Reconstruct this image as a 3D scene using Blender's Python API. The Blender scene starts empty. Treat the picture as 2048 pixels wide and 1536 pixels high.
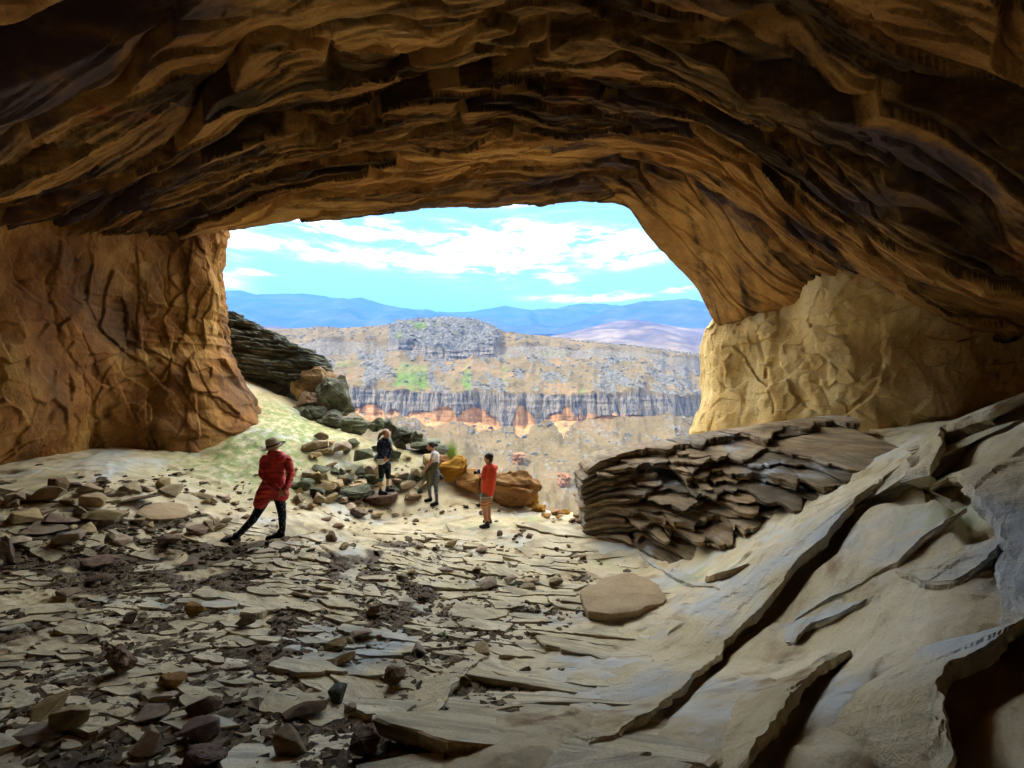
import bpy, bmesh, math, random
import numpy as np
from mathutils import Vector, Matrix
R = math.radians
random.seed(7)
rng = np.random.default_rng(11)
SC = bpy.context.scene
COL = SC.collection

# ------------------------------------------------------------------ camera, sky, sun, exposure
F = 786.0                                   # focal length in photo pixels (2048 wide)
cam_d = bpy.data.cameras.new('camera')
cam_d.sensor_width = 36.0
cam_d.lens = 36.0 * F / 2048.0
cam_d.clip_start = 0.05
cam_d.clip_end = 60000
cam = bpy.data.objects.new('camera', cam_d)
cam.rotation_euler = (R(90), 0, 0)
COL.objects.link(cam)
SC.camera = cam

SUN_EL, SUN_AZ = R(47), R(242)              # azimuth measured clockwise from +Y (north): behind and to the left
world = bpy.data.worlds.new('World')
SC.world = world
world.use_nodes = True
SKY_STRENGTH = 0.15
sun_d = bpy.data.lights.new('sun', 'SUN')
sun_d.energy = 1.25
sun_d.angle = R(2.0)
sun_d.color = (1.0, 0.94, 0.84)
sun = bpy.data.objects.new('sun', sun_d)
sdir = Vector((math.sin(SUN_AZ) * math.cos(SUN_EL), math.cos(SUN_AZ) * math.cos(SUN_EL), math.sin(SUN_EL)))
sun.rotation_euler = (-sdir).to_track_quat('-Z', 'Y').to_euler()
COL.objects.link(sun)
vs = SC.view_settings
vs.view_transform = 'Standard'
vs.look = 'None'
vs.gamma = 1.0
vs.use_curve_mapping = False
vs.exposure = 4.5
cy = SC.cycles
cy.max_bounces = 10
cy.diffuse_bounces = 6
cy.glossy_bounces = 3
cy.volume_bounces = 1
cy.use_denoising = True
cy.sample_clamp_indirect = 8.0


class NT:
    """small helper for node trees"""
    def __init__(s, tree):
        s.t = tree
        tree.nodes.clear()

    def n(s, typ, ins=None, **kw):
        nd = s.t.nodes.new(typ)
        for k, v in kw.items():
            setattr(nd, k, v)
        for k, v in (ins or {}).items():
            sock = nd.inputs[k]
            if isinstance(v, bpy.types.NodeSocket):
                s.t.links.new(v, sock)
            elif v is not None:
                if sock.type == 'RGBA' and len(v) == 3:
                    v = (*v, 1.0)
                sock.default_value = v
        return nd

    def math(s, op, a, b=None, c=None, clamp=False):
        nd = s.t.nodes.new('ShaderNodeMath')
        nd.operation = op
        nd.use_clamp = clamp
        for i, v in enumerate((a, b, c)):
            if v is None:
                continue
            if isinstance(v, bpy.types.NodeSocket):
                s.t.links.new(v, nd.inputs[i])
            else:
                nd.inputs[i].default_value = v
        return nd.outputs[0]

    def mix(s, fac, a, b, mode='MIX'):
        nd = s.t.nodes.new('ShaderNodeMix')
        nd.data_type = 'RGBA'
        nd.blend_type = mode
        for i, v in ((0, fac), (6, a), (7, b)):
            if isinstance(v, bpy.types.NodeSocket):
                s.t.links.new(v, nd.inputs[i])
            else:
                nd.inputs[i].default_value = (*v, 1.0) if isinstance(v, tuple) and len(v) == 3 else v
        return nd.outputs[2]

    def ramp(s, fac, stops, interp='LINEAR'):
        nd = s.t.nodes.new('ShaderNodeValToRGB')
        cr = nd.color_ramp
        cr.interpolation = interp
        while len(cr.elements) < len(stops):
            cr.elements.new(0.5)
        for e, (p, c) in zip(cr.elements, stops):
            e.position = p
            e.color = (*c, 1.0) if isinstance(c, tuple) else (c, c, c, 1.0)
        s.t.links.new(fac, nd.inputs[0])
        return nd.outputs[0]

    def noise(s, vec, scale, detail=4, rough=0.55, dist=0.0):
        return s.n('ShaderNodeTexNoise', {'Vector': vec, 'Scale': scale, 'Detail': detail, 'Roughness': rough,
                                          'Distortion': dist}).outputs[0]

    def mapping(s, vec, scale=(1, 1, 1), rot=(0, 0, 0), loc=(0, 0, 0)):
        return s.n('ShaderNodeMapping', {'Vector': vec, 'Scale': scale, 'Rotation': rot, 'Location': loc}).outputs[0]

    def sstep(s, v, a, b):
        nd = s.n('ShaderNodeMapRange', {'Value': v, 'From Min': a, 'From Max': b}, interpolation_type='SMOOTHSTEP')
        return nd.outputs[0]


# world: physical sky, graded to the photo's cyan, with streaks of cloud drawn by direction
w = NT(world.node_tree)
sky = w.n('ShaderNodeTexSky', sky_type='NISHITA', sun_disc=False, sun_elevation=SUN_EL, sun_rotation=SUN_AZ,
          altitude=2000.0, air_density=1.0, dust_density=0.6, ozone_density=2.0)
grade = w.mix(1.0, sky.outputs[0], (0.245, 0.265, 0.165), 'MULTIPLY')
geo = w.n('ShaderNodeTexCoord')
dirv = geo.outputs['Generated']
sx = w.n('ShaderNodeSeparateXYZ', {'Vector': dirv})
az = w.math('ARCTAN2', sx.outputs[0], sx.outputs[1])          # radians from straight ahead
el = w.math('ARCSINE', sx.outputs[2])
uv = w.n('ShaderNodeCombineXYZ', {'X': az, 'Y': el, 'Z': 0.0}).outputs[0]
cn = w.noise(w.mapping(uv, (3.2, 21.0, 1.0)), 1.0, 7, 0.62, 0.6)
cn2 = w.noise(w.mapping(uv, (9.0, 44.0, 1.0)), 1.0, 6, 0.6, 0.4)


def blob(px, py, rx, ry, ang=0.0):
    a0 = math.atan((px - 1024) / F)
    e0 = math.atan((768 - py) / F * math.cos(a0))
    k = math.cos(a0) ** 2 / F
    dx = w.math('SUBTRACT', az, a0)
    dy = w.math('SUBTRACT', el, e0)
    c, s_ = math.cos(ang), math.sin(ang)
    u = w.math('ADD', w.math('MULTIPLY', dx, c / (rx * k)), w.math('MULTIPLY', dy, s_ / (rx * k)))
    v = w.math('SUBTRACT', w.math('MULTIPLY', dy, c / (ry * k)), w.math('MULTIPLY', dx, s_ / (ry * k)))
    d2 = w.math('ADD', w.math('MULTIPLY', u, u), w.math('MULTIPLY', v, v))
    return w.math('EXPONENT', w.math('MULTIPLY', d2, -1.0))


tot = None
for bl in ((700, 462, 230, 26, 0.0), (820, 523, 300, 16, 0.0), (1010, 505, 150, 48, 0.0), (1180, 482, 230, 24, -0.13),
           (1110, 540, 45, 20, -0.6), (500, 545, 60, 7, 0), (1250, 515, 80, 18, 0), (1360, 578, 40, 8, 0), (1180, 595, 110, 9, 0),
           (960, 470, 70, 20, 0)):
    b = blob(*bl)
    tot = b if tot is None else w.math('MAXIMUM', tot, b)
wide = w.math('MULTIPLY', w.sstep(cn, 0.42, 0.62), 0.9)         # unseen cloud added outside the frame to light the cave more neutrally
offscreen = w.sstep(w.math('ABSOLUTE', az), 0.55, 0.8)
above = w.sstep(el, 0.40, 0.55)
wide = w.math('MULTIPLY', wide, w.math('MAXIMUM', offscreen, above))
cn3 = w.noise(w.mapping(uv, (28.0, 110.0, 1.0)), 1.0, 6, 0.65, 0.5)
nn = w.math('ADD', w.math('MULTIPLY', cn, 0.9), w.math('ADD', w.math('MULTIPLY', cn2, 1.2), w.math('MULTIPLY', cn3, 0.6)))
lump = w.math('MULTIPLY', tot, w.math('SUBTRACT', w.math('MULTIPLY', nn, 2.0), 2.3))
dens = w.math('MAXIMUM', w.math('MULTIPLY', w.sstep(lump, 0.0, 1.2), 0.85), wide)
lowhaze = w.sstep(el, 0.20, 0.0)
base = w.mix(w.math('MULTIPLY', lowhaze, 0.10), grade, (1.4, 2.0, 1.9))
shade = w.mix(w.sstep(cn2, 0.35, 0.65), (7.5, 7.7, 7.2), (11.0, 10.5, 9.4))
col = w.mix(dens, base, shade)
bg = w.n('ShaderNodeBackground', {'Color': col, 'Strength': SKY_STRENGTH})
w.n('ShaderNodeOutputWorld', {'Surface': bg.outputs[0]})

# ------------------------------------------------------------------ numeric helpers
PERM = rng.permutation(1024).astype(np.int64)
GRD = rng.normal(size=(1024, 3))
GRD /= np.linalg.norm(GRD, axis=1)[:, None]


def perlin(x, y, z=0.0):
    x, y, z = np.broadcast_arrays(np.asarray(x, float), np.asarray(y, float), np.asarray(z, float))
    xi, yi, zi = np.floor(x).astype(np.int64), np.floor(y).astype(np.int64), np.floor(z).astype(np.int64)
    xf, yf, zf = x - xi, y - yi, z - zi
    u, v, q = (t * t * t * (t * (t * 6 - 15) + 10) for t in (xf, yf, zf))
    out = 0.0
    for i in (0, 1):
        wi = u if i else 1 - u
        for j in (0, 1):
            wj = v if j else 1 - v
            h2 = PERM[(PERM[(xi + i) & 1023] + yi + j) & 1023]
            for k in (0, 1):
                g = GRD[PERM[(h2 + zi + k) & 1023]]
                wk = q if k else 1 - q
                out = out + wi * wj * wk * (g[..., 0] * (xf - i) + g[..., 1] * (yf - j) + g[..., 2] * (zf - k))
    return out * 1.5


def fbm(x, y, z=0.0, o=4, gain=0.5):
    s, a = 0.0, 1.0
    for k in range(o):
        s = s + a * perlin(np.asarray(x) * 2 ** k + 17.3 * k, np.asarray(y) * 2 ** k - 9.1 * k, np.asarray(z) * 2 ** k + 3.7 * k)
        a *= gain
    return s


def ridged(x, y, z=0.0, o=4, gain=0.5):
    s, a = 0.0, 1.0
    for k in range(o):
        s = s + a * (1 - 2 * np.abs(perlin(np.asarray(x) * 2 ** k + 17.3 * k, np.asarray(y) * 2 ** k - 9.1 * k, np.asarray(z) * 2 ** k + 3.7 * k)))
        a *= gain
    return s


def hash01(i):
    v = np.sin(np.asarray(i, float) * 127.1 + 311.7) * 43758.5453
    return v - np.floor(v)


def flakes(x, y, seed, tilt=1.0):
    """broken facets: every cell of a jittered pattern gets its own height and slope"""
    x, y = np.broadcast_arrays(np.asarray(x, float), np.asarray(y, float))
    xi, yi = np.floor(x), np.floor(y)
    best = np.full(x.shape, 1e9)
    h = np.zeros(x.shape)
    for i in (-1, 0, 1):
        for j in (-1, 0, 1):
            cx, cy = xi + i, yi + j
            k = cx * 157.31 + cy * 311.17 + seed * 71.7
            fx, fy = cx + hash01(k), cy + hash01(k + 0.37)
            d = (x - fx) ** 2 + (y - fy) ** 2
            v = hash01(k + 1.91) - 0.5 + tilt * ((x - fx) * (hash01(k + 2.3) - 0.5) + (y - fy) * (hash01(k + 3.1) - 0.5))
            m = d < best
            h = np.where(m, v, h)
            best = np.where(m, d, best)
    return h


def sstep(a, b, t):
    t = np.clip((np.asarray(t, float) - a) / (b - a), 0, 1)
    return t * t * (3 - 2 * t)


def P(px, py, d):
    return np.array(((px - 1024) / F * d, d, (768 - py) / F * d))


class TPS:
    def __init__(s, pts, reg=1e-3):
        p = np.array(pts, float)
        s.c = p[:, :2]
        n = len(p)
        K = s.k(np.linalg.norm(s.c[:, None] - s.c[None], axis=2)) + reg * np.eye(n)
        Q = np.c_[np.ones(n), s.c]
        A = np.block([[K, Q], [Q.T, np.zeros((3, 3))]])
        s.w = np.linalg.solve(A, np.r_[p[:, 2], 0, 0, 0])

    @staticmethod
    def k(r):
        return np.where(r > 1e-9, r * r * np.log(r + 1e-12), 0)

    def __call__(s, x, y):
        x, y = np.broadcast_arrays(np.asarray(x, float), np.asarray(y, float))
        sh = x.shape
        q = np.c_[x.ravel(), y.ravel()]
        out = np.empty(len(q))
        for a in range(0, len(q), 50000):
            b = q[a:a + 50000]
            r = np.sqrt((b[:, :1] - s.c[:, 0]) ** 2 + (b[:, 1:] - s.c[:, 1]) ** 2)
            out[a:a + 50000] = s.k(r) @ s.w[:-3] + s.w[-3] + b @ s.w[-2:]
        return out.reshape(sh)


def link(me, name, mat=None, parent=None):
    o = bpy.data.objects.new(name, me)
    COL.objects.link(o)
    if mat is not None and not me.materials:
        me.materials.append(mat)
    if parent is not None:
        o.parent = parent
    return o


def mesh_np(name, V, faces, smooth=False):
    """V (n,3); faces: (m,3|4) array or list of arrays"""
    me = bpy.data.meshes.new(name)
    V = np.ascontiguousarray(V, np.float32)
    fl = faces if isinstance(faces, list) else [faces]
    fl = [np.asarray(f, np.int32) for f in fl if len(f)]
    me.vertices.add(len(V))
    me.vertices.foreach_set('co', V.ravel())
    loops = np.concatenate([f.ravel() for f in fl])
    tot = np.concatenate([np.full(len(f), f.shape[1], np.int32) for f in fl])
    me.loops.add(len(loops))
    me.loops.foreach_set('vertex_index', loops)
    me.polygons.add(len(tot))
    me.polygons.foreach_set('loop_start', (np.cumsum(tot) - tot).astype(np.int32))
    me.polygons.foreach_set('use_smooth', np.full(len(tot), smooth))
    me.update(calc_edges=True)
    me.validate()
    return me


def grid_faces(n, m, off=0, flip=False):
    a = (np.arange(n - 1)[:, None] * m + np.arange(m - 1)[None]).ravel() + off
    f = np.c_[a, a + m, a + m + 1, a + 1]
    return f[:, ::-1] if flip else f


def grid_obj(name, V, mat, parent=None, smooth=True, flip=False, attrs=None):
    n, m = V.shape[:2]
    me = mesh_np(name, V.reshape(-1, 3), grid_faces(n, m, 0, flip), smooth)
    for k, a in (attrs or {}).items():
        at = me.attributes.new(k, 'FLOAT', 'POINT')
        at.data.foreach_set('value', np.ascontiguousarray(a, np.float32).ravel())
    return link(me, name, mat, parent)


def tag(o, label=None, cat=None, group=None, kind=None):
    for k, v in (('label', label), ('category', cat), ('group', group), ('kind', kind)):
        if v:
            o[k] = v
    return o


def empty(name, loc=(0, 0, 0), rz=0.0):
    o = bpy.data.objects.new(name, None)
    o.location = loc
    o.rotation_euler = (0, 0, rz)
    COL.objects.link(o)
    return o


# ------------------------------------------------------------------ materials
def rock_mat(name, stops, scale=1.5, stretch=(1, 1, 1), rough=0.85, bump=0.5, bdist=0.02, fine=40.0, spec=0.25,
             stain=None, stain2=None, local=False, crack=0.0, lam=0.0, grain=0.35, bed=None, objvar=None, stain3=None, streak=False):
    m = bpy.data.materials.new(name)
    m.use_nodes = True
    t = NT(m.node_tree)
    if local:
        tc = t.n('ShaderNodeTexCoord').outputs['Object']
        rnd = t.n('ShaderNodeObjectInfo').outputs['Random']
        off = t.n('ShaderNodeCombineXYZ', {'X': t.math('MULTIPLY', rnd, 37.0), 'Y': t.math('MULTIPLY', rnd, 91.0), 'Z': rnd}).outputs[0]
        vec = t.n('ShaderNodeVectorMath', {0: tc, 1: off}, operation='ADD').outputs[0]
    else:
        vec = t.n('ShaderNodeNewGeometry').outputs['Position']
    v1 = t.mapping(vec, stretch)
    n1 = t.noise(v1, scale, 6, 0.6, 0.3)
    n2 = t.noise(vec, fine, 4, 0.7)
    n3 = t.noise(v1, scale * 5.3, 5, 0.65)
    fac = t.math('ADD', t.math('MULTIPLY', n1, 0.75), t.math('MULTIPLY', n3, 0.25))
    c = t.ramp(fac, stops)
    gr = t.ramp(n2, [(0.25, 1.0 - grain), (0.75, 1.0 + grain * 0.35)])
    c = t.mix(1.0, c, gr, 'MULTIPLY')
    if bed:
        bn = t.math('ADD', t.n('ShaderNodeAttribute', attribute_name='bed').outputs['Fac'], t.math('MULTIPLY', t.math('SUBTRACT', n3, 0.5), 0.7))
        c = t.mix(1.0, c, t.ramp(bn, [(0.12, bed[0]), (0.32, 0.36), (0.50, 0.95), (0.9, bed[1])]), 'MULTIPLY')  # tone per rock layer; the darkest imitate black crevices
    if objvar:
        rv = t.n('ShaderNodeObjectInfo').outputs['Random']
        c = t.mix(1.0, c, t.ramp(rv, [(0.0, objvar[0]), (0.5, 0.85), (1.0, objvar[1])]), 'MULTIPLY')
    for st in (stain3, stain, stain2):
        if st:
            colr, sc, lo, hi, strx = st
            sn = t.noise(t.mapping(vec, strx, (0, 0, 0), (sc * 3.1, 1.7, 5.2)), sc, 5, 0.62, 0.5)
            c = t.mix(t.sstep(sn, lo, hi), c, colr)
    if local:
        hs = t.n('ShaderNodeHueSaturation', {'Hue': t.math('ADD', 0.488, t.math('MULTIPLY', rnd, 0.024)), 'Saturation': t.math('ADD', 0.75, t.math('MULTIPLY', rnd, 0.4)),
                                             'Value': t.math('ADD', 0.7, t.math('MULTIPLY', t.math('FRACT', t.math('MULTIPLY', rnd, 7.3)), 0.6)), 'Color': c})
        c = hs.outputs[0]
    n4 = t.noise(v1, scale * 14.0, 5, 0.7)
    h = t.math('ADD', t.math('ADD', t.math('MULTIPLY', n3, 0.8), t.math('MULTIPLY', n4, 0.6)), t.math('MULTIPLY', n2, 0.35))
    if lam:
        ln = t.noise(t.mapping(vec, (1.2, 1.2, 26.0)), 1.0, 4, 0.6, 0.2)
        h = t.math('ADD', h, t.math('MULTIPLY', ln, lam))
        c = t.mix(1.0, c, t.ramp(ln, [(0.38, 0.62), (0.56, 1.08)]), 'MULTIPLY')
    if crack:
        vo = t.n('ShaderNodeTexVoronoi', {'Vector': t.n('ShaderNodeVectorMath', {0: v1, 1: t.n('ShaderNodeTexNoise', {'Vector': v1, 'Scale': 2.0}).outputs[1]}, operation='ADD').outputs[0],
                                          'Scale': crack}, feature='DISTANCE_TO_EDGE').outputs[0]
        cm_ = t.sstep(t.noise(vec, 0.9, 3, 0.5), 0.48, 0.60)
        ck = t.math('MULTIPLY', t.sstep(vo, 0.022, 0.0), cm_)
        h = t.math('SUBTRACT', h, t.math('MULTIPLY', ck, 1.2))
        c = t.mix(t.math('MULTIPLY', ck, 0.8), c, (0.06, 0.04, 0.02))
    if streak:                                            # fine bedding lines running up the slope, and dark pits
        rv_ = t.mapping(vec, (1, 1, 1), (0, 0, R(-32)))
        sn = t.noise(t.mapping(rv_, (0.7, 7.0, 5.0)), 1.0, 6, 0.65, 0.4)
        c = t.mix(1.0, c, t.ramp(sn, [(0.30, 0.66), (0.42, 0.95), (0.60, 1.06)]), 'MULTIPLY')
        pit = t.noise(vec, 22.0, 3, 0.6)
        c = t.mix(t.math('MULTIPLY', t.sstep(pit, 0.66, 0.74), 0.5), c, (0.12, 0.08, 0.045))
        h = t.math('ADD', h, t.math('MULTIPLY', sn, 1.3))
    bp = t.n('ShaderNodeBump', {'Height': h, 'Strength': bump, 'Distance': bdist})
    pb = t.n('ShaderNodeBsdfPrincipled', {'Base Color': c, 'Roughness': rough, 'Specular IOR Level': spec, 'Normal': bp.outputs[0]})
    t.n('ShaderNodeOutputMaterial', {'Surface': pb.outputs[0]})
    m['c'] = 1
    return m


def plain_mat(name, colr, rough=0.8, var=0.15, scale=30.0, bump=0.2, bdist=0.004, spec=0.3):
    m = bpy.data.materials.new(name)
    m.use_nodes = True
    t = NT(m.node_tree)
    vec = t.n('ShaderNodeTexCoord').outputs['Object']
    n = t.noise(vec, scale, 4, 0.6)
    c = t.mix(1.0, colr, t.ramp(n, [(0.3, 1 - var), (0.7, 1 + var)]), 'MULTIPLY')
    bp = t.n('ShaderNodeBump', {'Height': n, 'Strength': bump, 'Distance': bdist})
    pb = t.n('ShaderNodeBsdfPrincipled', {'Base Color': c, 'Roughness': rough, 'Specular IOR Level': spec, 'Normal': bp.outputs[0]})
    t.n('ShaderNodeOutputMaterial', {'Surface': pb.outputs[0]})
    return m


M = {}
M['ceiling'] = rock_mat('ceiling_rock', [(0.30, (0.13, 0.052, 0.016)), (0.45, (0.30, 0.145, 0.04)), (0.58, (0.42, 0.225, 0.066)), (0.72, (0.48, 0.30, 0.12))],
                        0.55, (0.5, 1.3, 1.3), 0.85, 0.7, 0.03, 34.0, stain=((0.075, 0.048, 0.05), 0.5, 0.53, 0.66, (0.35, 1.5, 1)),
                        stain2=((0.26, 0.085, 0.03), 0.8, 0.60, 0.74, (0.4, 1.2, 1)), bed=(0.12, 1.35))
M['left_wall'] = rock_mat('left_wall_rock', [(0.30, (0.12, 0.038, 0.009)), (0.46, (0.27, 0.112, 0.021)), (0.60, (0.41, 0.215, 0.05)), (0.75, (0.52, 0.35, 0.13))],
                          0.7, (1, 1, 0.6), 0.85, 0.8, 0.04, 30.0, stain=((0.105, 0.052, 0.02), 0.5, 0.44, 0.64, (1, 1, 0.5)),  # dark stain, widened and deepened to paint in the wall's shade
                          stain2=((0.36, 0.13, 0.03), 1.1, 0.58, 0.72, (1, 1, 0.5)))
M['right_wall'] = rock_mat('right_wall_rock', [(0.30, (0.34, 0.19, 0.055)), (0.44, (0.58, 0.38, 0.135)), (0.56, (0.68, 0.49, 0.21)), (0.74, (0.71, 0.57, 0.31))],
                           0.8, (1, 1, 0.55), 0.85, 0.8, 0.04, 32.0, stain=((0.58, 0.29, 0.10), 0.6, 0.56, 0.68, (1, 1, 0.5)),
                           stain2=((0.20, 0.16, 0.10), 1.4, 0.62, 0.75, (1.5, 1.5, 0.4)))
M['floor'] = rock_mat('floor_sandstone', [(0.28, (0.32, 0.225, 0.10)), (0.45, (0.51, 0.41, 0.235)), (0.58, (0.59, 0.495, 0.32)), (0.74, (0.62, 0.55, 0.41))],
                      0.9, (0.8, 0.8, 1), 0.8, 0.9, 0.035, 45.0, 0.25, grain=0.16, streak=True, stain=((0.42, 0.425, 0.40), 0.7, 0.46, 0.66, (1, 0.6, 1)), stain3=((0.26, 0.165, 0.07), 1.6, 0.56, 0.70, (1, 1, 1)),
                      stain2=((0.33, 0.355, 0.17), 0.45, 0.58, 0.72, (1, 1, 1)))
M['plate'] = rock_mat('flagstone_rock', [(0.28, (0.30, 0.215, 0.095)), (0.46, (0.50, 0.41, 0.235)), (0.60, (0.60, 0.51, 0.335)), (0.76, (0.63, 0.565, 0.43))],
                      1.3, (0.8, 0.8, 1), 0.75, 0.6, 0.012, 55.0, 0.35, stain=((0.36, 0.37, 0.33), 0.6, 0.56, 0.70, (1, 1, 1)), lam=0.25)
M['gravel'] = rock_mat('gravel_rock', [(0.3, (0.04, 0.026, 0.014)), (0.5, (0.12, 0.082, 0.042)), (0.7, (0.30, 0.23, 0.13))], 9.0, (1, 1, 1), 0.9, 0.5, 0.006, 120.0)
M['dirt'] = M['gravel']
M['stone'] = rock_mat('loose_stone', [(0.3, (0.22, 0.13, 0.06)), (0.5, (0.40, 0.29, 0.15)), (0.7, (0.50, 0.40, 0.25))], 2.2, (1, 1, 1), 0.85, 0.7, 0.02, 26.0, local=True)
M['dark_stone'] = rock_mat('dark_lichen_stone', [(0.3, (0.045, 0.045, 0.03)), (0.5, (0.115, 0.12, 0.075)), (0.72, (0.25, 0.26, 0.17))], 1.8, (1, 1, 1), 0.9, 0.8, 0.03, 22.0, local=True)
M['orange_stone'] = rock_mat('orange_stone', [(0.3, (0.25, 0.10, 0.03)), (0.5, (0.46, 0.22, 0.055)), (0.7, (0.56, 0.36, 0.15))], 1.8, (1, 1, 1), 0.85, 0.8, 0.03, 22.0, local=True)
M['brown_stone'] = rock_mat('brown_stone', [(0.3, (0.12, 0.07, 0.04)), (0.5, (0.24, 0.145, 0.08)), (0.7, (0.34, 0.24, 0.14))], 2.0, (1, 1, 1), 0.9, 0.8, 0.02, 24.0, local=True)
M['tan_slab'] = rock_mat('tan_slab_rock', [(0.3, (0.27, 0.18, 0.09)), (0.5, (0.40, 0.28, 0.15)), (0.7, (0.46, 0.35, 0.2))], 2.0, (1, 1, 1), 0.85, 0.7, 0.015, 40.0)
M['ledge'] = rock_mat('ledge_rock', [(0.3, (0.13, 0.072, 0.032)), (0.46, (0.29, 0.19, 0.09)), (0.60, (0.39, 0.29, 0.165)), (0.76, (0.44, 0.37, 0.26))],
                      1.2, (1, 1, 3.0), 0.75, 0.8, 0.025, 36.0, stain=((0.34, 0.345, 0.34), 0.7, 0.54, 0.68, (1, 1, 1)), lam=0.45, objvar=(0.34, 1.1))
M['outcrop'] = rock_mat('outcrop_rock', [(0.3, (0.03, 0.032, 0.024)), (0.5, (0.095, 0.10, 0.072)), (0.72, (0.22, 0.225, 0.165))], 1.1, (1, 1, 4.0), 0.9, 0.8, 0.04, 20.0,
                        stain=((0.25, 0.13, 0.06), 0.5, 0.60, 0.72, (1, 1, 2.0)), lam=0.6)
M['far_boulder'] = rock_mat('far_orange_boulder', [(0.3, (0.05, 0.028, 0.016)), (0.5, (0.12, 0.06, 0.026)), (0.7, (0.17, 0.09, 0.042))], 0.8, (1, 1, 1), 0.95, 0.5, 0.1, 6.0)
# ------------------------------------------------------------------ cave floor
CTRL = [P(*a) for a in (
    (505, 1085, 6.2), (560, 1076, 6.35), (970, 1052, 9.1), (868, 1007, 10.2), (760, 1002, 10.2), (400, 930, 9.0), (250, 930, 8.0),
    (470, 888, 9.8), (545, 854, 10.9), (60, 960, 6.8), (620, 860, 11.9), (560, 818, 12.4), (100, 1000, 6.2), (0, 1130, 4.6), (0, 1300, 3.05), (0, 1500, 2.05),
    (300, 1300, 3.3), (300, 1150, 5.0), (600, 1300, 3.4), (600, 1500, 2.25), (1024, 1536, 1.78), (800, 1200, 5.0), (1000, 1300, 3.9),
    (1000, 1130, 6.8), (1150, 1072, 8.5), (1200, 1200, 5.5), (1050, 1010, 11.0), (1350, 1120, 7.0), (1400, 1200, 5.0), (1400, 1350, 3.25),
    (1300, 1536, 1.95), (1600, 1300, 3.25), (1600, 1100, 4.6), (1700, 1000, 5.0), (1850, 900, 4.9), (2048, 790, 4.25), (2048, 1000, 3.0),
    (2048, 1250, 2.15), (2048, 1500, 1.65), (1700, 1500, 1.92), (640, 848, 12.8), (720, 872, 12.6), (800, 895, 12.2), (880, 922, 11.7), (1450, 1050, 7.3))]
CTRL += [np.array(a) for a in ((7.2, 8.0, -1.2), (8.5, 9.5, -1.15), (6.2, 10.6, -1.5), (4.0, 9.6, -2.6), (2.0, 10.2, -3.4), (0.5, 12.6, -4.2), (-3.0, 15.0, -4.6),
                               (-8.0, 14.5, -0.6), (-11.0, 13.0, 0.6), (-9.6, 10.2, -1.2), (-10, 6, -1.6), (-7, 2.5, -1.9), (-3, 0, -1.7), (0, -1, -1.6), (3, -1, -1.3),
                               (0, -5, -1.2), (-8, -4, -1.5), (8, -4, -0.3), (8.5, 4, 0.3), (9.5, 6.5, -0.3), (12, 9, -0.7), (5, 0.5, -0.7), (-9, 14, 0.0), (-12, 16, 0.9),
                               (3, 14, -6.5), (9, 14, -5), (-5, 17.5, -6.5), (-12, 18, -1), (3, 18, -10))]
floor_tps = TPS(CTRL, 2e-3)


def floor_z(x, y):
    x, y = np.asarray(x, float), np.asarray(y, float)
    return floor_tps(x, y) + 0.05 * fbm(x * 0.8, y * 0.8, 0.0, 3)


def on_floor(px, py, dmin=1.0, dmax=16.0):
    d = np.geomspace(dmin, dmax, 900)
    x = (px - 1024) / F * d
    z = (768 - py) / F * d
    below = np.nonzero(z < floor_z(x, d))[0]
    k = below[0] if len(below) else len(d) - 1
    return np.array((x[k], d[k], z[k]))


def px_of(p):
    p = np.asarray(p)
    return 1024 + F * p[..., 0] / p[..., 1], 768 - F * p[..., 2] / p[..., 1]


def gravel_mask(x, y):
    """1 where loose grit lies between the flagstones (left and centre of the floor), 0 on the swept rock"""
    px = 1024 + F * x / np.maximum(y, 0.5)
    py = 768 - F * floor_tps(x, y) / np.maximum(y, 0.5)
    edge = 1120 - 0.75 * np.clip(py - 1240, -60, 400) + 50 * fbm(x * 1.3, y * 1.3, 4.0, 3)
    return sstep(60, -60, px - edge) * sstep(-30, 40, py - 1085 + 55 * fbm(x * 0.9, y * 0.9, 14.0, 3) + 50 * sstep(700, 300, px))


# rows denser towards the camera so that relief keeps its sharpness there
yr = np.concatenate([np.linspace(-7.5, 1.0, 26)[:-1], np.geomspace(1.0, 13.0, 470), np.linspace(13.0, 18.5, 26)[1:]])
Xw = np.where(yr < 1, np.interp(yr, [-4, 1], [11, 3.8]), np.minimum(1.62 * yr + 2.1, 13.5))
uu = np.linspace(-1, 1, 600)
FX = uu[None] * Xw[:, None]
FY = np.repeat(yr[:, None], len(uu), 1)
FZ = floor_z(FX, FY)
gm = gravel_mask(FX, FY)
FZ = FZ + 0.018 * fbm(FX * 4, FY * 4, 1.0, 4) - 0.03 * gm + gm * 0.022 * fbm(FX * 14, FY * 14, 2.0, 3)
# water-worn rings and thin lifted laminae on the bare rock to the right
t_ = (FX * 0.55 - FY * 0.83) * 2.3 + 1.1 * fbm(FX * 0.45, FY * 0.45, 7.0, 3)
fr = t_ - np.floor(t_)
lam_a = (1 - gm) * sstep(0.05, 0.5, fbm(FX * 0.6, FY * 0.6, 12.0, 3) + 0.10) * sstep(0.9, 1.4, FY) * (1 - 0.6 * sstep(0.5, 1.6, FX))
t2 = FY * 2.6 + 0.5 * FX + 2.6 * fbm(FX * 0.5, FY * 0.8, 17.0, 4, 0.55)
f2 = t2 - np.floor(t2)
FZ = FZ + 0.032 * (sstep(0.0, 1.0, 1 - f2) + sstep(0.95, 1.0, f2)) * sstep(0.3, -0.9, FX) * sstep(9.5, 8.0, FY) * (1 - sstep(0.3, 0.9, gm) * 0.5) * (0.25 + 0.75 * sstep(-5.5, -3.5, FX))
FZ = FZ + lam_a * 0.018 * (fr - sstep(0.94, 1.0, fr))
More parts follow.
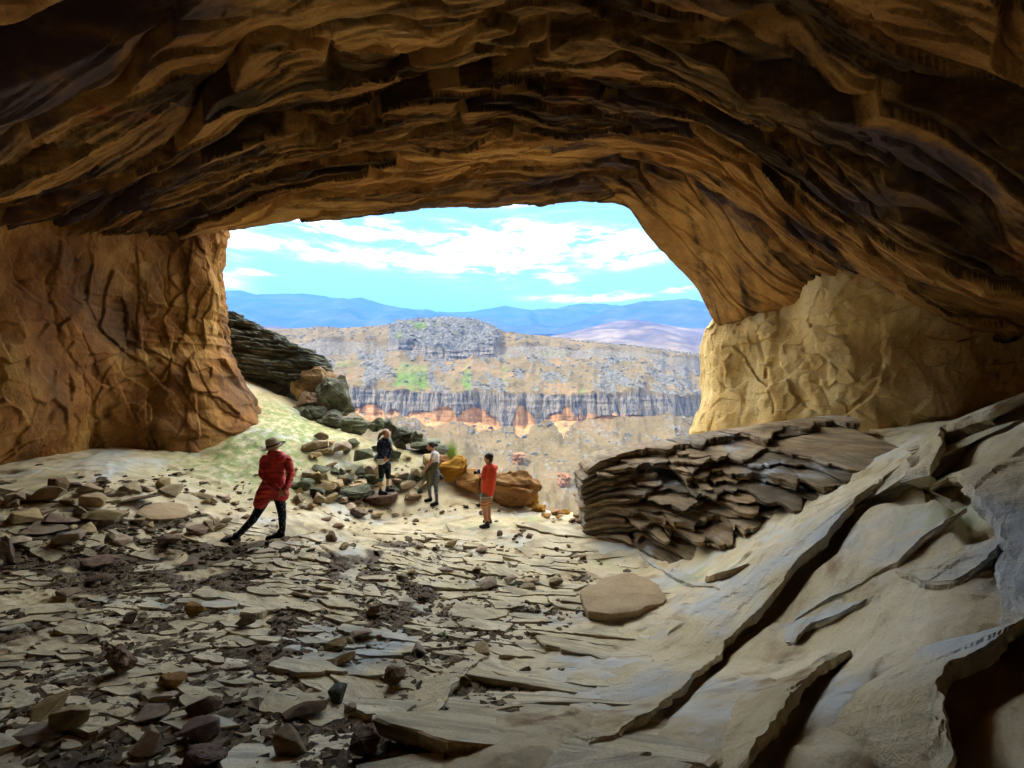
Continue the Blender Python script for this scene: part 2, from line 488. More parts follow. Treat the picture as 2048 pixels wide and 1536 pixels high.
fw_x, fw_y = FX + 0.3 * fbm(FX, FY, 64.0, 3), FY + 0.2 * fbm(FX, FY, 65.0, 3)
FZ = FZ + (1 - gm) * (0.05 * flakes((fw_x * 0.7 + fw_y * 0.7) * 0.9, (fw_x * 0.7 - fw_y * 0.7) * 1.7, 11.0, 1.2) + 0.018 * flakes((fw_x * 0.7 + fw_y * 0.7) * 2.6, (fw_x * 0.7 - fw_y * 0.7) * 4.5, 12.0, 1.2)) * np.maximum(sstep(-0.2, 0.3, fbm(FX * 0.6, FY * 0.6, 66.0, 3) + 0.1), 0.9 * sstep(-2.5, -4.5, FX) * sstep(6, 8, FY))


def floor_material():
    m = rock_mat('floor_rock', [(0.28, (0.32, 0.225, 0.10)), (0.45, (0.51, 0.41, 0.235)), (0.58, (0.59, 0.495, 0.32)), (0.74, (0.62, 0.55, 0.41))],
                 0.9, (0.8, 0.8, 1), 0.72, 0.6, 0.02, 45.0, 0.25, grain=0.18, streak=True, stain=((0.46, 0.45, 0.40), 0.6, 0.50, 0.64, (1, 1, 1)),
                 stain2=((0.36, 0.36, 0.18), 0.45, 0.56, 0.72, (1, 1, 1)), stain3=((0.26, 0.165, 0.07), 1.6, 0.56, 0.70, (1, 1, 1)))
    t = m.node_tree
    pb = next(n for n in t.nodes if n.type == 'BSDF_PRINCIPLED')
    src = pb.inputs['Base Color'].links[0].from_socket
    h = NT.__new__(NT)
    h.t = t
    vec = h.n('ShaderNodeNewGeometry').outputs['Position']
    g = h.n('ShaderNodeAttribute', attribute_name='gravel').outputs['Fac']
    al = h.n('ShaderNodeAttribute', attribute_name='algae').outputs['Fac']
    n = h.noise(vec, 60.0, 5, 0.7)
    gc = h.ramp(n, [(0.3, (0.03, 0.019, 0.010)), (0.5, (0.10, 0.068, 0.036)), (0.7, (0.27, 0.20, 0.115))])
    an = h.noise(vec, 5.0, 5, 0.7)
    c = h.mix(h.math('MULTIPLY', al, h.sstep(an, 0.35, 0.6)), src, (0.19, 0.235, 0.075))
    edge = h.noise(vec, 6.0, 5, 0.7)
    gg = h.sstep(h.math('ADD', g, h.math('MULTIPLY', h.math('SUBTRACT', edge, 0.5), 0.9)), 0.35, 0.6)
    c = h.mix(gg, c, gc)
    t.links.new(c, pb.inputs['Base Color'])
    return m


FPX = 1024 + F * FX / np.maximum(FY, 0.5)
FPY = 768 - F * FZ / np.maximum(FY, 0.5)
algae = 1.3 * np.exp(-(((FX + 6.4) / 1.5) ** 2 + ((FY - 9.6) / 1.3) ** 2)) + 1.4 * np.exp(-(((FX + 6.6) / 1.5) ** 2 + ((FY - 12.0) / 1.2) ** 2)) + 0.5 * np.exp(-(((FX + 3.5) / 1.8) ** 2 + ((FY - 11.5) / 1.0) ** 2))
dirt = np.exp(-(((FX + 4.4) / 1.7) ** 2 + ((FY - 5.1) / 0.8) ** 2)) * sstep(-0.4, 0.3, fbm(FX * 2, FY * 2, 9.0, 3))
gfull = np.clip(gm * sstep(-0.25, 0.35, fbm(FX * 0.9, FY * 1.2, 80.0, 3) + 0.35 * sstep(-0.5, -2.5, FX) + 0.25 * sstep(3.2, 2.2, FY) - 0.05) + dirt, 0, 1)
def trench(edge_px, H, width, depth):
    global FZ
    pts = np.array([on_floor(*e)[:2] for e in edge_px])
    best, sgn, sv = np.full(FX.shape, 1e9), np.zeros(FX.shape), np.zeros(FX.shape)
    n = len(pts) - 1
    for k, (a, b_) in enumerate(zip(pts[:-1], pts[1:])):
        v = b_ - a
        t = np.clip(((FX - a[0]) * v[0] + (FY - a[1]) * v[1]) / (v @ v), 0, 1)
        d = np.hypot(FX - a[0] - t * v[0], FY - a[1] - t * v[1])
        m = d < best
        best = np.where(m, d, best)
        sgn = np.where(m, np.sign((FX - a[0]) * v[1] - (FY - a[1]) * v[0]), sgn)
        sv = np.where(m, (k + t) / n, sv)
    h = np.interp(sv, np.linspace(0, 1, len(H)), H)
    low = np.where(sgn > 0, np.exp(-(best / width) ** 2), np.exp(-(best / (width * 2)) ** 2))
    FZ = FZ - depth * h * low


EDGE_A = [(1180, 1508), (1240, 1492), (1300, 1448), (1350, 1402), (1400, 1352), (1450, 1302), (1490, 1268), (1530, 1236), (1565, 1198), (1600, 1150), (1648, 1112), (1680, 1060), (1716, 1020), (1762, 985), (1812, 942), (1856, 900)]
EDGE_R = [(1700, 1000), (1790, 975), (1862, 968), (1885, 935), (1880, 890), (1925, 872), (1985, 852), (2060, 812), (2160, 760)]
EDGE_M = [(1860, 985), (1895, 972), (1935, 990), (1952, 1035), (1985, 1072), (2008, 1120), (2004, 1190), (2010, 1260)]
EDGE_D = [(1500, 1560), (1545, 1500), (1570, 1450), (1600, 1408), (1625, 1372), (1650, 1340), (1700, 1300)]
EDGE_N = [(1905, 1590), (1900, 1530), (1893, 1470), (1880, 1425), (1900, 1388), (1965, 1352), (2010, 1318), (2070, 1285), (2140, 1250)]
trench(EDGE_A, [.2, .5, .4, .3, .3, .5, .9, 1.2, 1.3, 1.2, 1, .7, .2], 0.075, 0.22)
trench(EDGE_R, [.1, .6, 1, 1, 1, .8, .6, .4], 0.16, 0.28)
trench(EDGE_M, [.3, 1, 1, 1, .8, .4, .2, .1], 0.09, 0.22)
trench(EDGE_D, [1, 1, 1, .8, .6, .4, .1], 0.05, 0.16)
trench(EDGE_N, [1, 1, 1, 1, 1, .8, .8, .6], 0.11, 0.26)
M['floor_rock'] = floor_material()
cave_floor = grid_obj('cave_floor', np.stack([FX, FY, FZ], 2), M['floor_rock'], flip=True, attrs={'gravel': gfull, 'algae': np.clip(algae, 0, 1)})
tag(cave_floor, 'pale worn sandstone floor of the rock shelter sloping to its mouth', None, None, 'structure')

# ------------------------------------------------------------------ ceiling
CC = [P(*a) for a in (
    (455, 462, 10.6), (560, 450, 10.8), (700, 438, 11.0), (900, 420, 11.2), (1100, 413, 11.2), (1258, 419, 11.0), (1290, 468, 11.2), (1340, 520, 11.4),
    (1395, 580, 11.6), (1425, 640, 11.8), (1350, 440, 10.6), (1450, 500, 10.3), (1600, 592, 10.0), (1500, 630, 11.0), (250, 470, 9.0), (0, 455, 6.8), (0, 250, 5.0),
    (0, 0, 4.0), (2048, 0, 4.1), (2048, 300, 5.2), (1700, 100, 5.0), (1700, 300, 6.3), (1700, 450, 7.6), (1600, 480, 8.8), (1720, 608, 9.1), (2048, 560, 6.8), (1850, 650, 8.9))]
CC += [np.array(a, float) for a in ((0, 8, 5.3), (0, 5, 5.35), (0, 2, 5.1), (0, -2, 4.4), (0, -7, 2.5), (-4, 8, 4.85), (-4, 5, 4.75), (-4, 2, 4.5), (3.6, 8, 4.9), (3.4, 5, 4.7), (4, 2, 4.1),
                                    (-9.5, -3, 2.2), (9.5, -3, 2.0), (10.5, 5, 1.5), (-11, 4, 2.0), (-11, 10, 3.2), (12, 5, 1.6), (12.5, 9, 0.9), (-8, 12.5, 4.2), (8, 12.5, 1.8), (-12, 0, 1.2), (12, 0, 1.4))]
ceil_tps = TPS(CC, 2e-3)
LIPX = np.array([-14, -10, -7.8, -6.4, -4.5, -1.7, 1, 3.3, 3.8, 4.6, 5.5, 6.0, 8, 14.0])
LIPY = np.array([11.2, 11, 10.6, 10.8, 11, 11.2, 11.2, 11.0, 11.2, 11.4, 11.6, 11.8, 12.2, 12.6])


def ceil_base(x, y):
    return ceil_tps(x, y)


def strata(x, y, wl, seed, warp, amp_noise=0.6, soft=0.05):
    t = y / wl + warp * fbm(x * 0.24 + seed, y * 0.50, seed * 1.7, 3, 0.42) + 0.16 * x * math.sin(seed) / wl
    t = t + 0.16 * fbm(x * 1.3, y * 1.1, seed + 4.0, 2 if wl > 0.2 else 3, 0.45)
    k = np.floor(t)
    f = t - k
    r = hash01(k + seed * 13.0)
    am = np.clip(0.25 + 1.25 * r * (0.5 + 1.1 * perlin(x * 0.5 + r * 50, y * 0.4, seed)), 0.05, 1.6)
    am2 = np.clip(0.25 + 1.25 * hash01(k + 1 + seed * 13.0) * (0.5 + 1.1 * perlin(x * 0.5 + hash01(k + 1 + seed * 13.0) * 50, y * 0.4, seed)), 0.05, 1.6)
    rise = sstep(1 - soft, 1.0, f)                       # f runs towards the light; the riser faces back into the cave
    body = am * f ** 1.2
    slot = 0.9 * am2 * np.exp(-((1.0 - f) / 0.10)) * 0
    down = -rise * am
    s0 = am * np.where(f < 1 - soft, np.exp(-(1 - soft - f) / 0.07), np.clip((1 - f) / soft, 0, 1))                          # deep slot right in front of the riser of the next bed
    return body + down + slot, s0, hash01(k * 1.37 + seed * 5.1)


Nx, Ny = 920, 600
cu = np.linspace(-1, 1, Nx)
cu = 0.75 * cu + 0.25 * cu ** 3
CX = np.repeat((cu * 13.4)[None], Ny, 0)
lipy = np.interp(CX[0], LIPX, LIPY)
tv = np.concatenate([np.linspace(-7.5, 2.6, 20)[:-1], np.linspace(2.6, 6.4, 190)[:-1], np.linspace(6.4, 11.2, Ny - 208)]) / 11.2
CY = tv[:, None] * lipy[None]
CB = ceil_base(CX, CY)
inner = sstep(11.05, 10.3, CY / lipy[None] * 11.2)        # keep the lip's outline
D = np.zeros_like(CX)
near = sstep(8.0, 4.5, CY)
b1, s1, a1 = strata(CX, CY, 0.95, 1.3, 1.25)
b2, s2, a2 = strata(CX, CY, 0.37, 4.1, 1.5)
b3, s3, a3 = strata(CX, CY, 0.14, 8.7, 1.4)
b4, s4, a4 = strata(CX, CY, 0.085, 11.9, 1.0, soft=0.12)
m4 = sstep(-0.1, 0.3, fbm(CX * 0.4, CY * 0.9, 51.0, 3)) * sstep(6.2, 7.6, CY)
m2 = sstep(-0.35, 0.35, fbm(CX * 0.4, CY * 0.7, 31.0, 3) + 0.25 * (1 - near))
m3 = sstep(-0.3, 0.4, fbm(CX * 0.5, CY * 0.8, 41.0, 3) + 0.35 * (1 - near) - 0.15)
rs = sstep(3.0, 4.4, CX) * sstep(9.3, 10.4, CY)           # the hanging wedge at the right is smoother
D = (0.32 * b1 + 0.26 * s1) + (0.16 * b2 + 0.17 * s2) * m2 + (0.055 * b3 + 0.075 * s3) * m3 + (0.035 * b4 + 0.05 * s4) * m4
D *= (1 - 0.75 * rs)
D = D * (0.25 + 0.75 * inner) + 0.22 * fbm(CX * 0.35, CY * 0.45, 3.0, 3) * inner
D += 0.015 * fbm(CX * 3.0, CY * 5.0, 5.0, 4)
wx_, wy_ = CX + 0.25 * fbm(CX * 1.1, CY * 1.1, 61.0, 3), CY + 0.10 * fbm(CX * 1.3, CY * 2.0, 62.0, 3)
fm = sstep(-0.25, 0.25, fbm(CX * 0.5, CY * 0.7, 63.0, 3))
D += (0.11 * flakes(wx_ * 1.1, wy_ * 3.2, 1.0, 1.3) * (0.35 + 0.65 * fm) + 0.05 * flakes(wx_ * 3.0, wy_ * 8.0, 2.0, 1.3) * fm) * (1 - 0.7 * rs) * (0.2 + 0.8 * inner)
for hx_, hy_, rx_, ry_, hh_ in ((-5.3, 4.6, 1.0, 0.35, 0.8), (1.2, 6.0, 1.6, 0.22, 0.35), (-2.2, 5.4, 1.2, 0.16, 0.35), (6.6, 4.9, 1.3, 0.3, 0.6), (5.6, 6.6, 1.3, 0.15, 0.35)):
    q_ = np.sqrt(((CX - hx_) / rx_) ** 2 + ((CY - hy_ - 0.25 * (CX - hx_) * np.sign(-hx_)) / ry_) ** 2) + 0.35 * fbm(CX * 1.2, CY * 2.0, 90.0, 3)
    D += hh_ * sstep(1.15, 0.75, q_)
lipn = (1 - inner) * (0.05 * fbm(CX * 1.1, CX * 0 + 2.0, 0.3, 3) + 0.04 * (hash01(np.floor(CX * 1.3 + 0.4)) - 0.5))
CZ = CB + D + lipn
top = np.stack([CX, CY, CZ], 2)
# outer cliff face above the lip, leaning back over the shelter
ox = []
for k, (dy, dz) in enumerate(((0.05, 0.06), (0.12, 0.2), (0.2, 0.6), (0.1, 1.5), (0.3, 3.0), (-0.6, 5.5), (-3.0, 8.0), (-8.0, 10.0))):
    row = top[-1].copy()
    row[:, 1] += dy + 0.15 * fbm(row[:, 0] * 0.7, k * 0.8, 3.0, 3) * min(1, dz)
    row[:, 2] += dz
    ox.append(row)
bed_shades = np.clip(0.45 * a1 + 0.55 * (a2 * (1 - 0.5 * m3) + a3 * 0.5 * m3) * 1.0, 0, 1)  # random tone per layer, dark ones paint crevice shade into the colour
bed_shades = 0.5 + (bed_shades - 0.5) * 1.25
bed_shades = bed_shades * (1 - rs) + rs * (0.62 + 0.5 * fbm((CX + CY) * 0.25, (CX - CY) * 2.2, 95.0, 3))
bed_shades = np.concatenate([bed_shades, np.repeat(bed_shades[-1:], len(ox), 0)])
cave_ceiling = grid_obj('cave_ceiling', np.concatenate([top, np.array(ox)]), M['ceiling'], attrs={'bed': bed_shades})
tag(cave_ceiling, 'layered ochre sandstone ceiling arching over the rock shelter', None, None, 'structure')


# ------------------------------------------------------------------ walls
def plan_curve(pts, n, dens=None):
    p = np.array(pts, float)
    t = np.r_[0, np.cumsum(np.linalg.norm(np.diff(p, axis=0), axis=1))]
    # Catmull-Rom resample
    q = np.vstack([2 * p[0] - p[1], p, 2 * p[-1] - p[-2]])
    s = np.linspace(0, t[-1], 3000)
    k = np.clip(np.searchsorted(t, s, 'right') - 1, 0, len(p) - 2)
    f = (s - t[k]) / (t[k + 1] - t[k])
    f = f[:, None]
    a, b, c, d = q[k], q[k + 1], q[k + 2], q[k + 3]
    cr = 0.5 * (2 * b + (c - a) * f + (2 * a - 5 * b + 4 * c - d) * f ** 2 + (3 * b - 3 * c + d - a) * f ** 3)
    wgt = np.interp(s / t[-1], *dens) if dens else np.ones_like(s)
    cum = np.r_[0, np.cumsum((wgt[1:] + wgt[:-1]) / 2)]
    g = np.interp(np.linspace(0, cum[-1], n), cum, s)
    return np.c_[np.interp(g, s, cr[:, 0]), np.interp(g, s, cr[:, 1])], g


def px_line(X, Y, Z, line):
    """distance in photo pixels from each wall point to a crack traced in the photograph, and which side it lies on"""
    px_, py_ = 1024 + F * X / np.maximum(Y, 0.5), 768 - F * Z / np.maximum(Y, 0.5)
    best, side = np.full(X.shape, 1e9), np.zeros(X.shape)
    for (ax, ay), (bx_, by_) in zip(line[:-1], line[1:]):
        vx, vy = bx_ - ax, by_ - ay
        t = np.clip(((px_ - ax) * vx + (py_ - ay) * vy) / (vx * vx + vy * vy), 0, 1)
        d = np.hypot(px_ - ax - t * vx, py_ - ay - t * vy)
        cr = np.sign((px_ - ax) * vy - (py_ - ay) * vx)
        side = np.where(d < best, cr, side)
        best = np.minimum(best, d)
    return best, side


def crack(off, X, Y, Z, line, depth, width, lift, reach):
    d, sd_ = px_line(X, Y, Z, line)
    d = d + 6.0 * fbm(X * 3, Y * 3, Z * 3, 3)
    return off - 0.35 * depth * np.exp(-(np.maximum(d, 0) / width) ** 2) + 0.6 * lift * np.exp(-np.maximum(d, 0) / reach) * (sd_ > 0)


def left_cracks(off):
    for ln, dp, wd, lf, rc in (([(192, 925), (188, 870), (165, 800), (158, 745), (172, 732), (225, 712)], 0.05, 4, 0.14, 45), ([(305, 900), (285, 840), (292, 780), (325, 760), (345, 720), (350, 690)], 0.05, 4, 0.15, 45),
                               ([(270, 865), (250, 800), (230, 750), (290, 725)], 0.03, 4, 0.08, 40), ([(382, 500), (372, 560), (380, 610), (375, 660), (330, 740)], 0.05, 4, 0.10, 50),
                               ([(350, 490), (340, 530), (345, 570)], 0.03, 3, 0.05, 30), ([(275, 500), (285, 600), (280, 670)], 0.04, 4, 0.07, 40), ([(400, 760), (420, 820), (470, 880)], 0.06, 5, 0.08, 40),
                               ([(355, 775), (390, 830), (440, 890)], 0.07, 5, 0.10, 40), ([(100, 480), (95, 600), (110, 680), (140, 720)], 0.03, 4, 0.05, 60)):
        off = crack(off, LX, LY, LZ, ln, dp, wd, lf, rc)
    return off + 0.10 * flakes(S_ * 1.3 + 0.3 * fbm(S_, LZ, 3.0, 2), LZ * 0.9, 5.0, 1.2) + 0.05 * flakes(S_ * 3.2, LZ * 2.6 + 0.4 * S_, 6.0, 1.2)


LW = [(9, -7.4), (0, -7.8), (-8, -6.5), (-10.4, -3), (-9.9, 2), (-9.6, 5.5), (-9.45, 7.6), (-9.2, 8.9), (-8.55, 9.9), (-8.05, 10.55), (-8.05, 11.2), (-8.6, 12.2), (-10.5, 13.0), (-14, 13.4)]
Lp, Ls = plan_curve(LW, 520, ([0, 0.68, 0.72, 0.88, 0.92, 1], [0.05, 0.05, 1.0, 1.0, 0.15, 0.08]))
tg = np.gradient(Lp, axis=0)
tg /= np.linalg.norm(tg, axis=1)[:, None]
nrm = np.c_[tg[:, 1], -tg[:, 0]]                                    # towards the cave's middle
zz = np.linspace(-2.6, 5.2, 300)
LX, LZ = np.repeat(Lp[None, :, 0], len(zz), 0), np.repeat(zz[:, None], len(Lp), 1)
LY = np.repeat(Lp[None, :, 1], len(zz), 0)
S_ = np.repeat(Ls[None], len(zz), 0)
pil = sstep(8.6, 10.2, LY) * (LX < 0)
flare = np.interp(LZ, [-2.6, -1.3, -0.85, -0.4, 0.3, 1.0, 1.6, 2.4, 3.1, 3.7, 4.3, 5.2], [1.75, 1.32, 1.12, 0.85, 0.5, 0.26, 0.14, 0.03, 0.0, 0.1, 0.35, 0.7])
under = -0.45 * np.exp(-((LZ + 1.75) / 0.45) ** 2) * (1 - sstep(7.6, 8.6, LY)) + 0.25 * np.exp(-((LZ + 0.6) / 0.9) ** 2) * (1 - pil)
off = pil * flare * 0.95 + under + 0.55 * sstep(2.0, 3.7, LZ) * (1 - pil)
off += 0.26 * fbm(S_ * 0.55, LZ * 0.45, 2.0, 2) + 0.07 * ridged(S_ * 0.9 + 0.5 * LZ, LZ * 0.30, 6.0, 2) * (0.3 + pil) + 0.018 * fbm(S_ * 4, LZ * 3, 3.0, 4)
# broken scallop edges: pieces that spalled off leave sharp little steps
c1 = fbm(S_ * 0.62 + 0.12 * LZ, LZ * 0.34, 15.0, 3, 0.42) * 2.6
c1f = c1 - np.floor(c1)
off += 0.08 * (c1f - sstep(0.95, 1.0, c1f)) * sstep(-0.35, 0.25, fbm(S_ * 0.4, LZ * 0.4, 33.0, 2))
c2 = fbm(S_ * 1.3, LZ * 0.8, 25.0, 4, 0.5) * 2.3
c2f = c2 - np.floor(c2)
off += 0.02 * (c2f - sstep(0.92, 1.0, c2f)) * sstep(-0.05, 0.35, fbm(S_ * 0.7, LZ * 0.7, 35.0, 2))
LEFT_CRACKS = 1
SILL = np.array([(462, 455), (500, 441), (540, 436), (590, 443), (640, 448), (690, 455), (730, 470), (770, 490), (800, 512), (830, 524), (860, 542), (890, 566), (930, 600), (1000, 640)], float)
vis = (LY > 8.8) & (LY < 11.6)
for _ in range(4):
    vx, vy = LX + nrm[None, :, 0] * off, LY + nrm[None, :, 1] * off
    spx = np.where(vis, 1024 + F * vx / np.maximum(vy, 1), -1e9)
    k_ = spx.argmax(1)
    rows_ = np.arange(len(zz))
    d_ = vy[rows_, k_]
    want = np.interp(768 - F * zz / d_, SILL[:, 0], SILL[:, 1])
    cor = (want - spx[rows_, k_]) * d_ / F / np.maximum(nrm[k_, 0], 0.5)
    ker = np.ones(9) / 9
    cor = np.convolve(np.pad(cor, 4, 'edge'), ker, 'valid')
    off += cor[:, None] * sstep(7.8, 9.6, LY) * (LX < 0)
off = left_cracks(off)
LV = np.stack([LX + nrm[None, :, 0] * off, LY + nrm[None, :, 1] * off, LZ], 2)
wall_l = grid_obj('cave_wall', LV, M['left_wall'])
tag(wall_l, 'ochre cave wall at the left, flaring into the floor beside the opening', None, None, 'structure')

RW = [(13.5, 18), (9.5, 14.8), (6.9, 13.4), (6.12, 12.5), (6.2, 11.75), (6.7, 11.1), (7.3, 10.3), (7.8, 9.6), (8.3, 9.0), (9.3, 8.7), (10.8, 8.9), (12.6, 8.6), (13.4, 7), (13.4, 3), (12, -3), (9, -7.4)]
Rp, Rs = plan_curve(RW, 460, ([0, 0.2, 0.25, 0.55, 0.62, 1], [0.1, 0.15, 1.0, 1.0, 0.08, 0.06]))
tg = np.gradient(Rp, axis=0)
tg /= np.linalg.norm(tg, axis=1)[:, None]
nrm = np.c_[tg[:, 1], -tg[:, 0]]
zz = np.concatenate([np.linspace(-6.0, -1.6, 40)[:-1], np.linspace(-1.6, 2.8, 250), np.linspace(2.8, 4.6, 12)[1:]])
RX, RY = np.repeat(Rp[None, :, 0], len(zz), 0), np.repeat(Rp[None, :, 1], len(zz), 0)
RZ, S_ = np.repeat(zz[:, None], len(Rp), 1), np.repeat(Rs[None], len(zz), 0)
prof = np.interp(RZ, [-6, -1.5, -1.0, -0.4, 0.2, 1.0, 1.45, 1.75, 2.3, 4.6], [0.5, 0.22, 0.16, 0.10, 0.0, -0.02, -0.06, -0.1, -0.4, -1.6])
off = prof * sstep(9.6, 10.8, RY) + 0.6 * sstep(0.9, 2.2, RZ) * sstep(10.6, 9.6, RY) + 0.16 * fbm(S_ * 0.7, RZ * 0.5, 52.0, 3) + 0.02 * fbm(S_ * 4, RZ * 3, 53.0, 4)
c1 = fbm(S_ * 0.9, RZ * 0.22, 55.0, 3, 0.45)
off += 0.05 * ridged(S_ * 0.8, RZ * 0.25, 57.0, 3) + 0.03 * np.round(c1 * 3) / 3


for ln, dp, wd, lf, rc in (([(1518, 665), (1530, 710), (1540, 770), (1552, 800), (1556, 850)], 0.10, 3, 0.06, 40), ([(1560, 690), (1600, 700), (1612, 722), (1590, 745)], 0.06, 3, 0.05, 25),
                           ([(1715, 815), (1735, 830), (1760, 845)], 0.08, 3, 0.05, 25), ([(1742, 600), (1760, 660), (1768, 720), (1745, 790), (1712, 815)], 0.03, 4, 0.14, 60),
                           ([(1880, 668), (1872, 720), (1840, 790), (1812, 840)], 0.02, 4, 0.10, 30), ([(1480, 690), (1500, 760), (1490, 830)], 0.03, 3, 0.03, 30),
                           ([(1640, 760), (1660, 800), (1650, 850)], 0.04, 3, 0.03, 20), ([(1600, 640), (1660, 655), (1740, 640)], 0.05, 4, 0.06, 20)):
    off = crack(off, RX, RY, RZ, ln, dp, wd, lf, rc)
off += 0.09 * flakes(S_ * 1.2 + 0.4 * fbm(S_, RZ, 3.0, 2), RZ * 0.8, 8.0, 1.2) + 0.045 * flakes(S_ * 3.4, RZ * 2.6 + 0.4 * S_, 9.0, 1.2)
RV = np.stack([RX + nrm[None, :, 0] * off, RY + nrm[None, :, 1] * off, RZ], 2)
wall_r = grid_obj('cave_wall', RV, M['right_wall'])
tag(wall_r, 'cream and orange cave wall at the right of the opening', None, None, 'structure')
# ------------------------------------------------------------------ the country outside
def terrain_mat():
    m = bpy.data.materials.new('veld_and_cliff')
    m.use_nodes = True
    t = NT(m.node_tree)
    vec = t.n('ShaderNodeNewGeometry').outputs['Position']
    A = lambda k: t.n('ShaderNodeAttribute', attribute_name=k).outputs['Fac']
    n1 = t.noise(vec, 0.05, 6, 0.65)
    n2 = t.noise(vec, 0.35, 5, 0.7)
    n3 = t.noise(vec, 1.1, 4, 0.7)
    mixn = t.math('ADD', t.math('MULTIPLY', n1, 0.5), t.math('ADD', t.math('MULTIPLY', n2, 0.3), t.math('MULTIPLY', n3, 0.2)))
    grass = t.ramp(mixn, [(0.34, (0.034, 0.027, 0.013)), (0.48, (0.058, 0.043, 0.020)), (0.62, (0.083, 0.06, 0.030))])
    lush = t.ramp(n2, [(0.3, (0.025, 0.048, 0.010)), (0.7, (0.058, 0.085, 0.02))])
    rock = t.ramp(n2, [(0.30, (0.018, 0.019, 0.020)), (0.5, (0.048, 0.048, 0.047)), (0.7, (0.10, 0.097, 0.085))])
    strk = t.noise(t.mapping(vec, (0.42, 0.42, 0.035)), 1.0, 5, 0.75)
    cliff = t.ramp(strk, [(0.36, (0.016, 0.017, 0.021)), (0.47, (0.05, 0.049, 0.05)), (0.56, (0.115, 0.095, 0.07)), (0.62, (0.053, 0.05, 0.05))])
    orange = t.ramp(t.noise(vec, 0.22, 4, 0.6), [(0.3, (0.13, 0.06, 0.024)), (0.55, (0.18, 0.098, 0.045)), (0.75, (0.20, 0.13, 0.072))])
    c = t.mix(A('green'), grass, lush)
    spk = t.noise(t.mapping(vec, (1, 1, 1.6)), 0.75, 5, 0.75)
    spm = t.math('MULTIPLY', t.sstep(spk, 0.50, 0.66), t.sstep(n1, 0.36, 0.62))
    c = t.mix(t.math('MULTIPLY', spm, 0.6), c, (0.05, 0.052, 0.045))
    pal = t.noise(vec, 0.018, 4, 0.6)
    c = t.mix(t.math('MULTIPLY', t.sstep(pal, 0.52, 0.68), 0.5), c, (0.12, 0.074, 0.039))
    rk = t.sstep(t.math('ADD', A('rock'), t.math('MULTIPLY', t.math('SUBTRACT', n2, 0.5), 1.8)), 0.36, 0.66)
    c = t.mix(rk, c, rock)
    c = t.mix(A('cliff'), c, cliff)
    of = t.sstep(t.math('ADD', A('orange'), t.math('MULTIPLY', t.math('SUBTRACT', strk, 0.5), 1.3)), 0.40, 0.55)
    c = t.mix(of, c, orange)
    h = t.math('ADD', n2, t.math('MULTIPLY', n3, 0.7))
    bp = t.n('ShaderNodeBump', {'Height': h, 'Strength': 0.9, 'Distance': 0.9})
    pb = t.n('ShaderNodeBsdfPrincipled', {'Base Color': c, 'Roughness': 0.95, 'Specular IOR Level': 0.05, 'Normal': bp.outputs[0]})
    t.n('ShaderNodeOutputMaterial', {'Surface': pb.outputs[0]})
    return m


M['terrain'] = terrain_mat()
# profile nodes per column: photo row of cliff foot, cliff top, slope top, upper cliff top, skyline; distances in metres
HC = [  # px,  foot, top,  slope, upper, sky,   d_foot d_slope d_sky
    (-700, 900, 870, 860, 850, 845, 330, 430, 560),
    (300, 845, 790, 720, 705, 668, 330, 420, 540),
    (590, 838, 786, 712, 690, 657, 325, 420, 540),
    (640, 832, 781, 712, 676, 654, 320, 425, 530),
    (690, 830, 780, 716, 682, 656, 315, 425, 520),
    (740, 828, 782, 716, 690, 653, 310, 420, 500),
    (783, 826, 786, 712, 692, 649, 306, 408, 470),
    (800, 826, 787, 712, 682, 641, 304, 400, 460),
    (850, 838, 789, 718, 694, 636, 302, 398, 455),
    (900, 842, 791, 722, 700, 633, 300, 398, 452),
    (950, 852, 793, 724, 704, 637, 300, 400, 455),
    (985, 852, 794, 722, 698, 650, 300, 404, 460),
    (1010, 848, 795, 716, 692, 664, 300, 408, 470),
    (1075, 845, 795, 716, 690, 671, 302, 410, 490),
    (1150, 848, 795, 718, 698, 680, 305, 412, 500),
    (1220, 838, 796, 716, 700, 688, 308, 416, 510),
    (1290, 834, 795, 720, 704, 695, 314, 424, 520),
    (1345, 832, 796, 728, 710, 702, 324, 440, 540),
    (1385, 832, 804, 744, 716, 708, 345, 460, 560),
    (1440, 842, 822, 768, 722, 714, 370, 490, 590),
    (1520, 860, 842, 790, 740, 722, 390, 520, 620),
    (2600, 905, 880, 860, 850, 845, 420, 560, 680)]
HC = np.array(HC, float)
hpx = np.concatenate([np.linspace(-600, 420, 20)[:-1], np.linspace(420, 1500, 540), np.linspace(1500, 2500, 20)[1:]])
hc = np.array([np.interp(hpx, HC[:, 0], HC[:, j]) for j in range(1, 9)])
jag = 5.0 * fbm(hpx / 38.0, 0.5, 1.0, 4)
foot, ctop, slp, upp, skyl = hc[0] + 4 + 0 * jag, hc[1] - 4 + jag * 0.5, hc[2] + jag * 0.8, hc[3] + jag, hc[4] + 0.9 * fbm(hpx / 22.0, 3.5, 1.0, 3)
df, ds, dk = hc[5], hc[6], hc[7]
bay = 9.0 * fbm(hpx / 95.0, 7.7, 2.0, 3) + 3.5 * fbm(hpx / 24.0, 9.7, 2.0, 3)       # the cliff line swings in and out
df = df + bay
ds = ds + 6.0 * fbm(hpx / 60.0, 17.7, 2.0, 3)
z_of = lambda row, d: (768 - row) / F * d
SEG = []                      # (d, z, cliffness)
def seg(d0, z0, d1, z1, n, cl, sl, curve=0.0):
    t = np.linspace(0, 1, n, endpoint=False)[:, None]
    tt = t + curve * t * (1 - t)
    SEG.append((d0 + (d1 - d0) * t, z0 + (z1 - z0) * tt, np.full((n, len(hpx)), cl), np.full((n, len(hpx)), sl)))
cl_d = 5.0
zc0, zc1 = z_of(foot, df), z_of(ctop, df + cl_d)
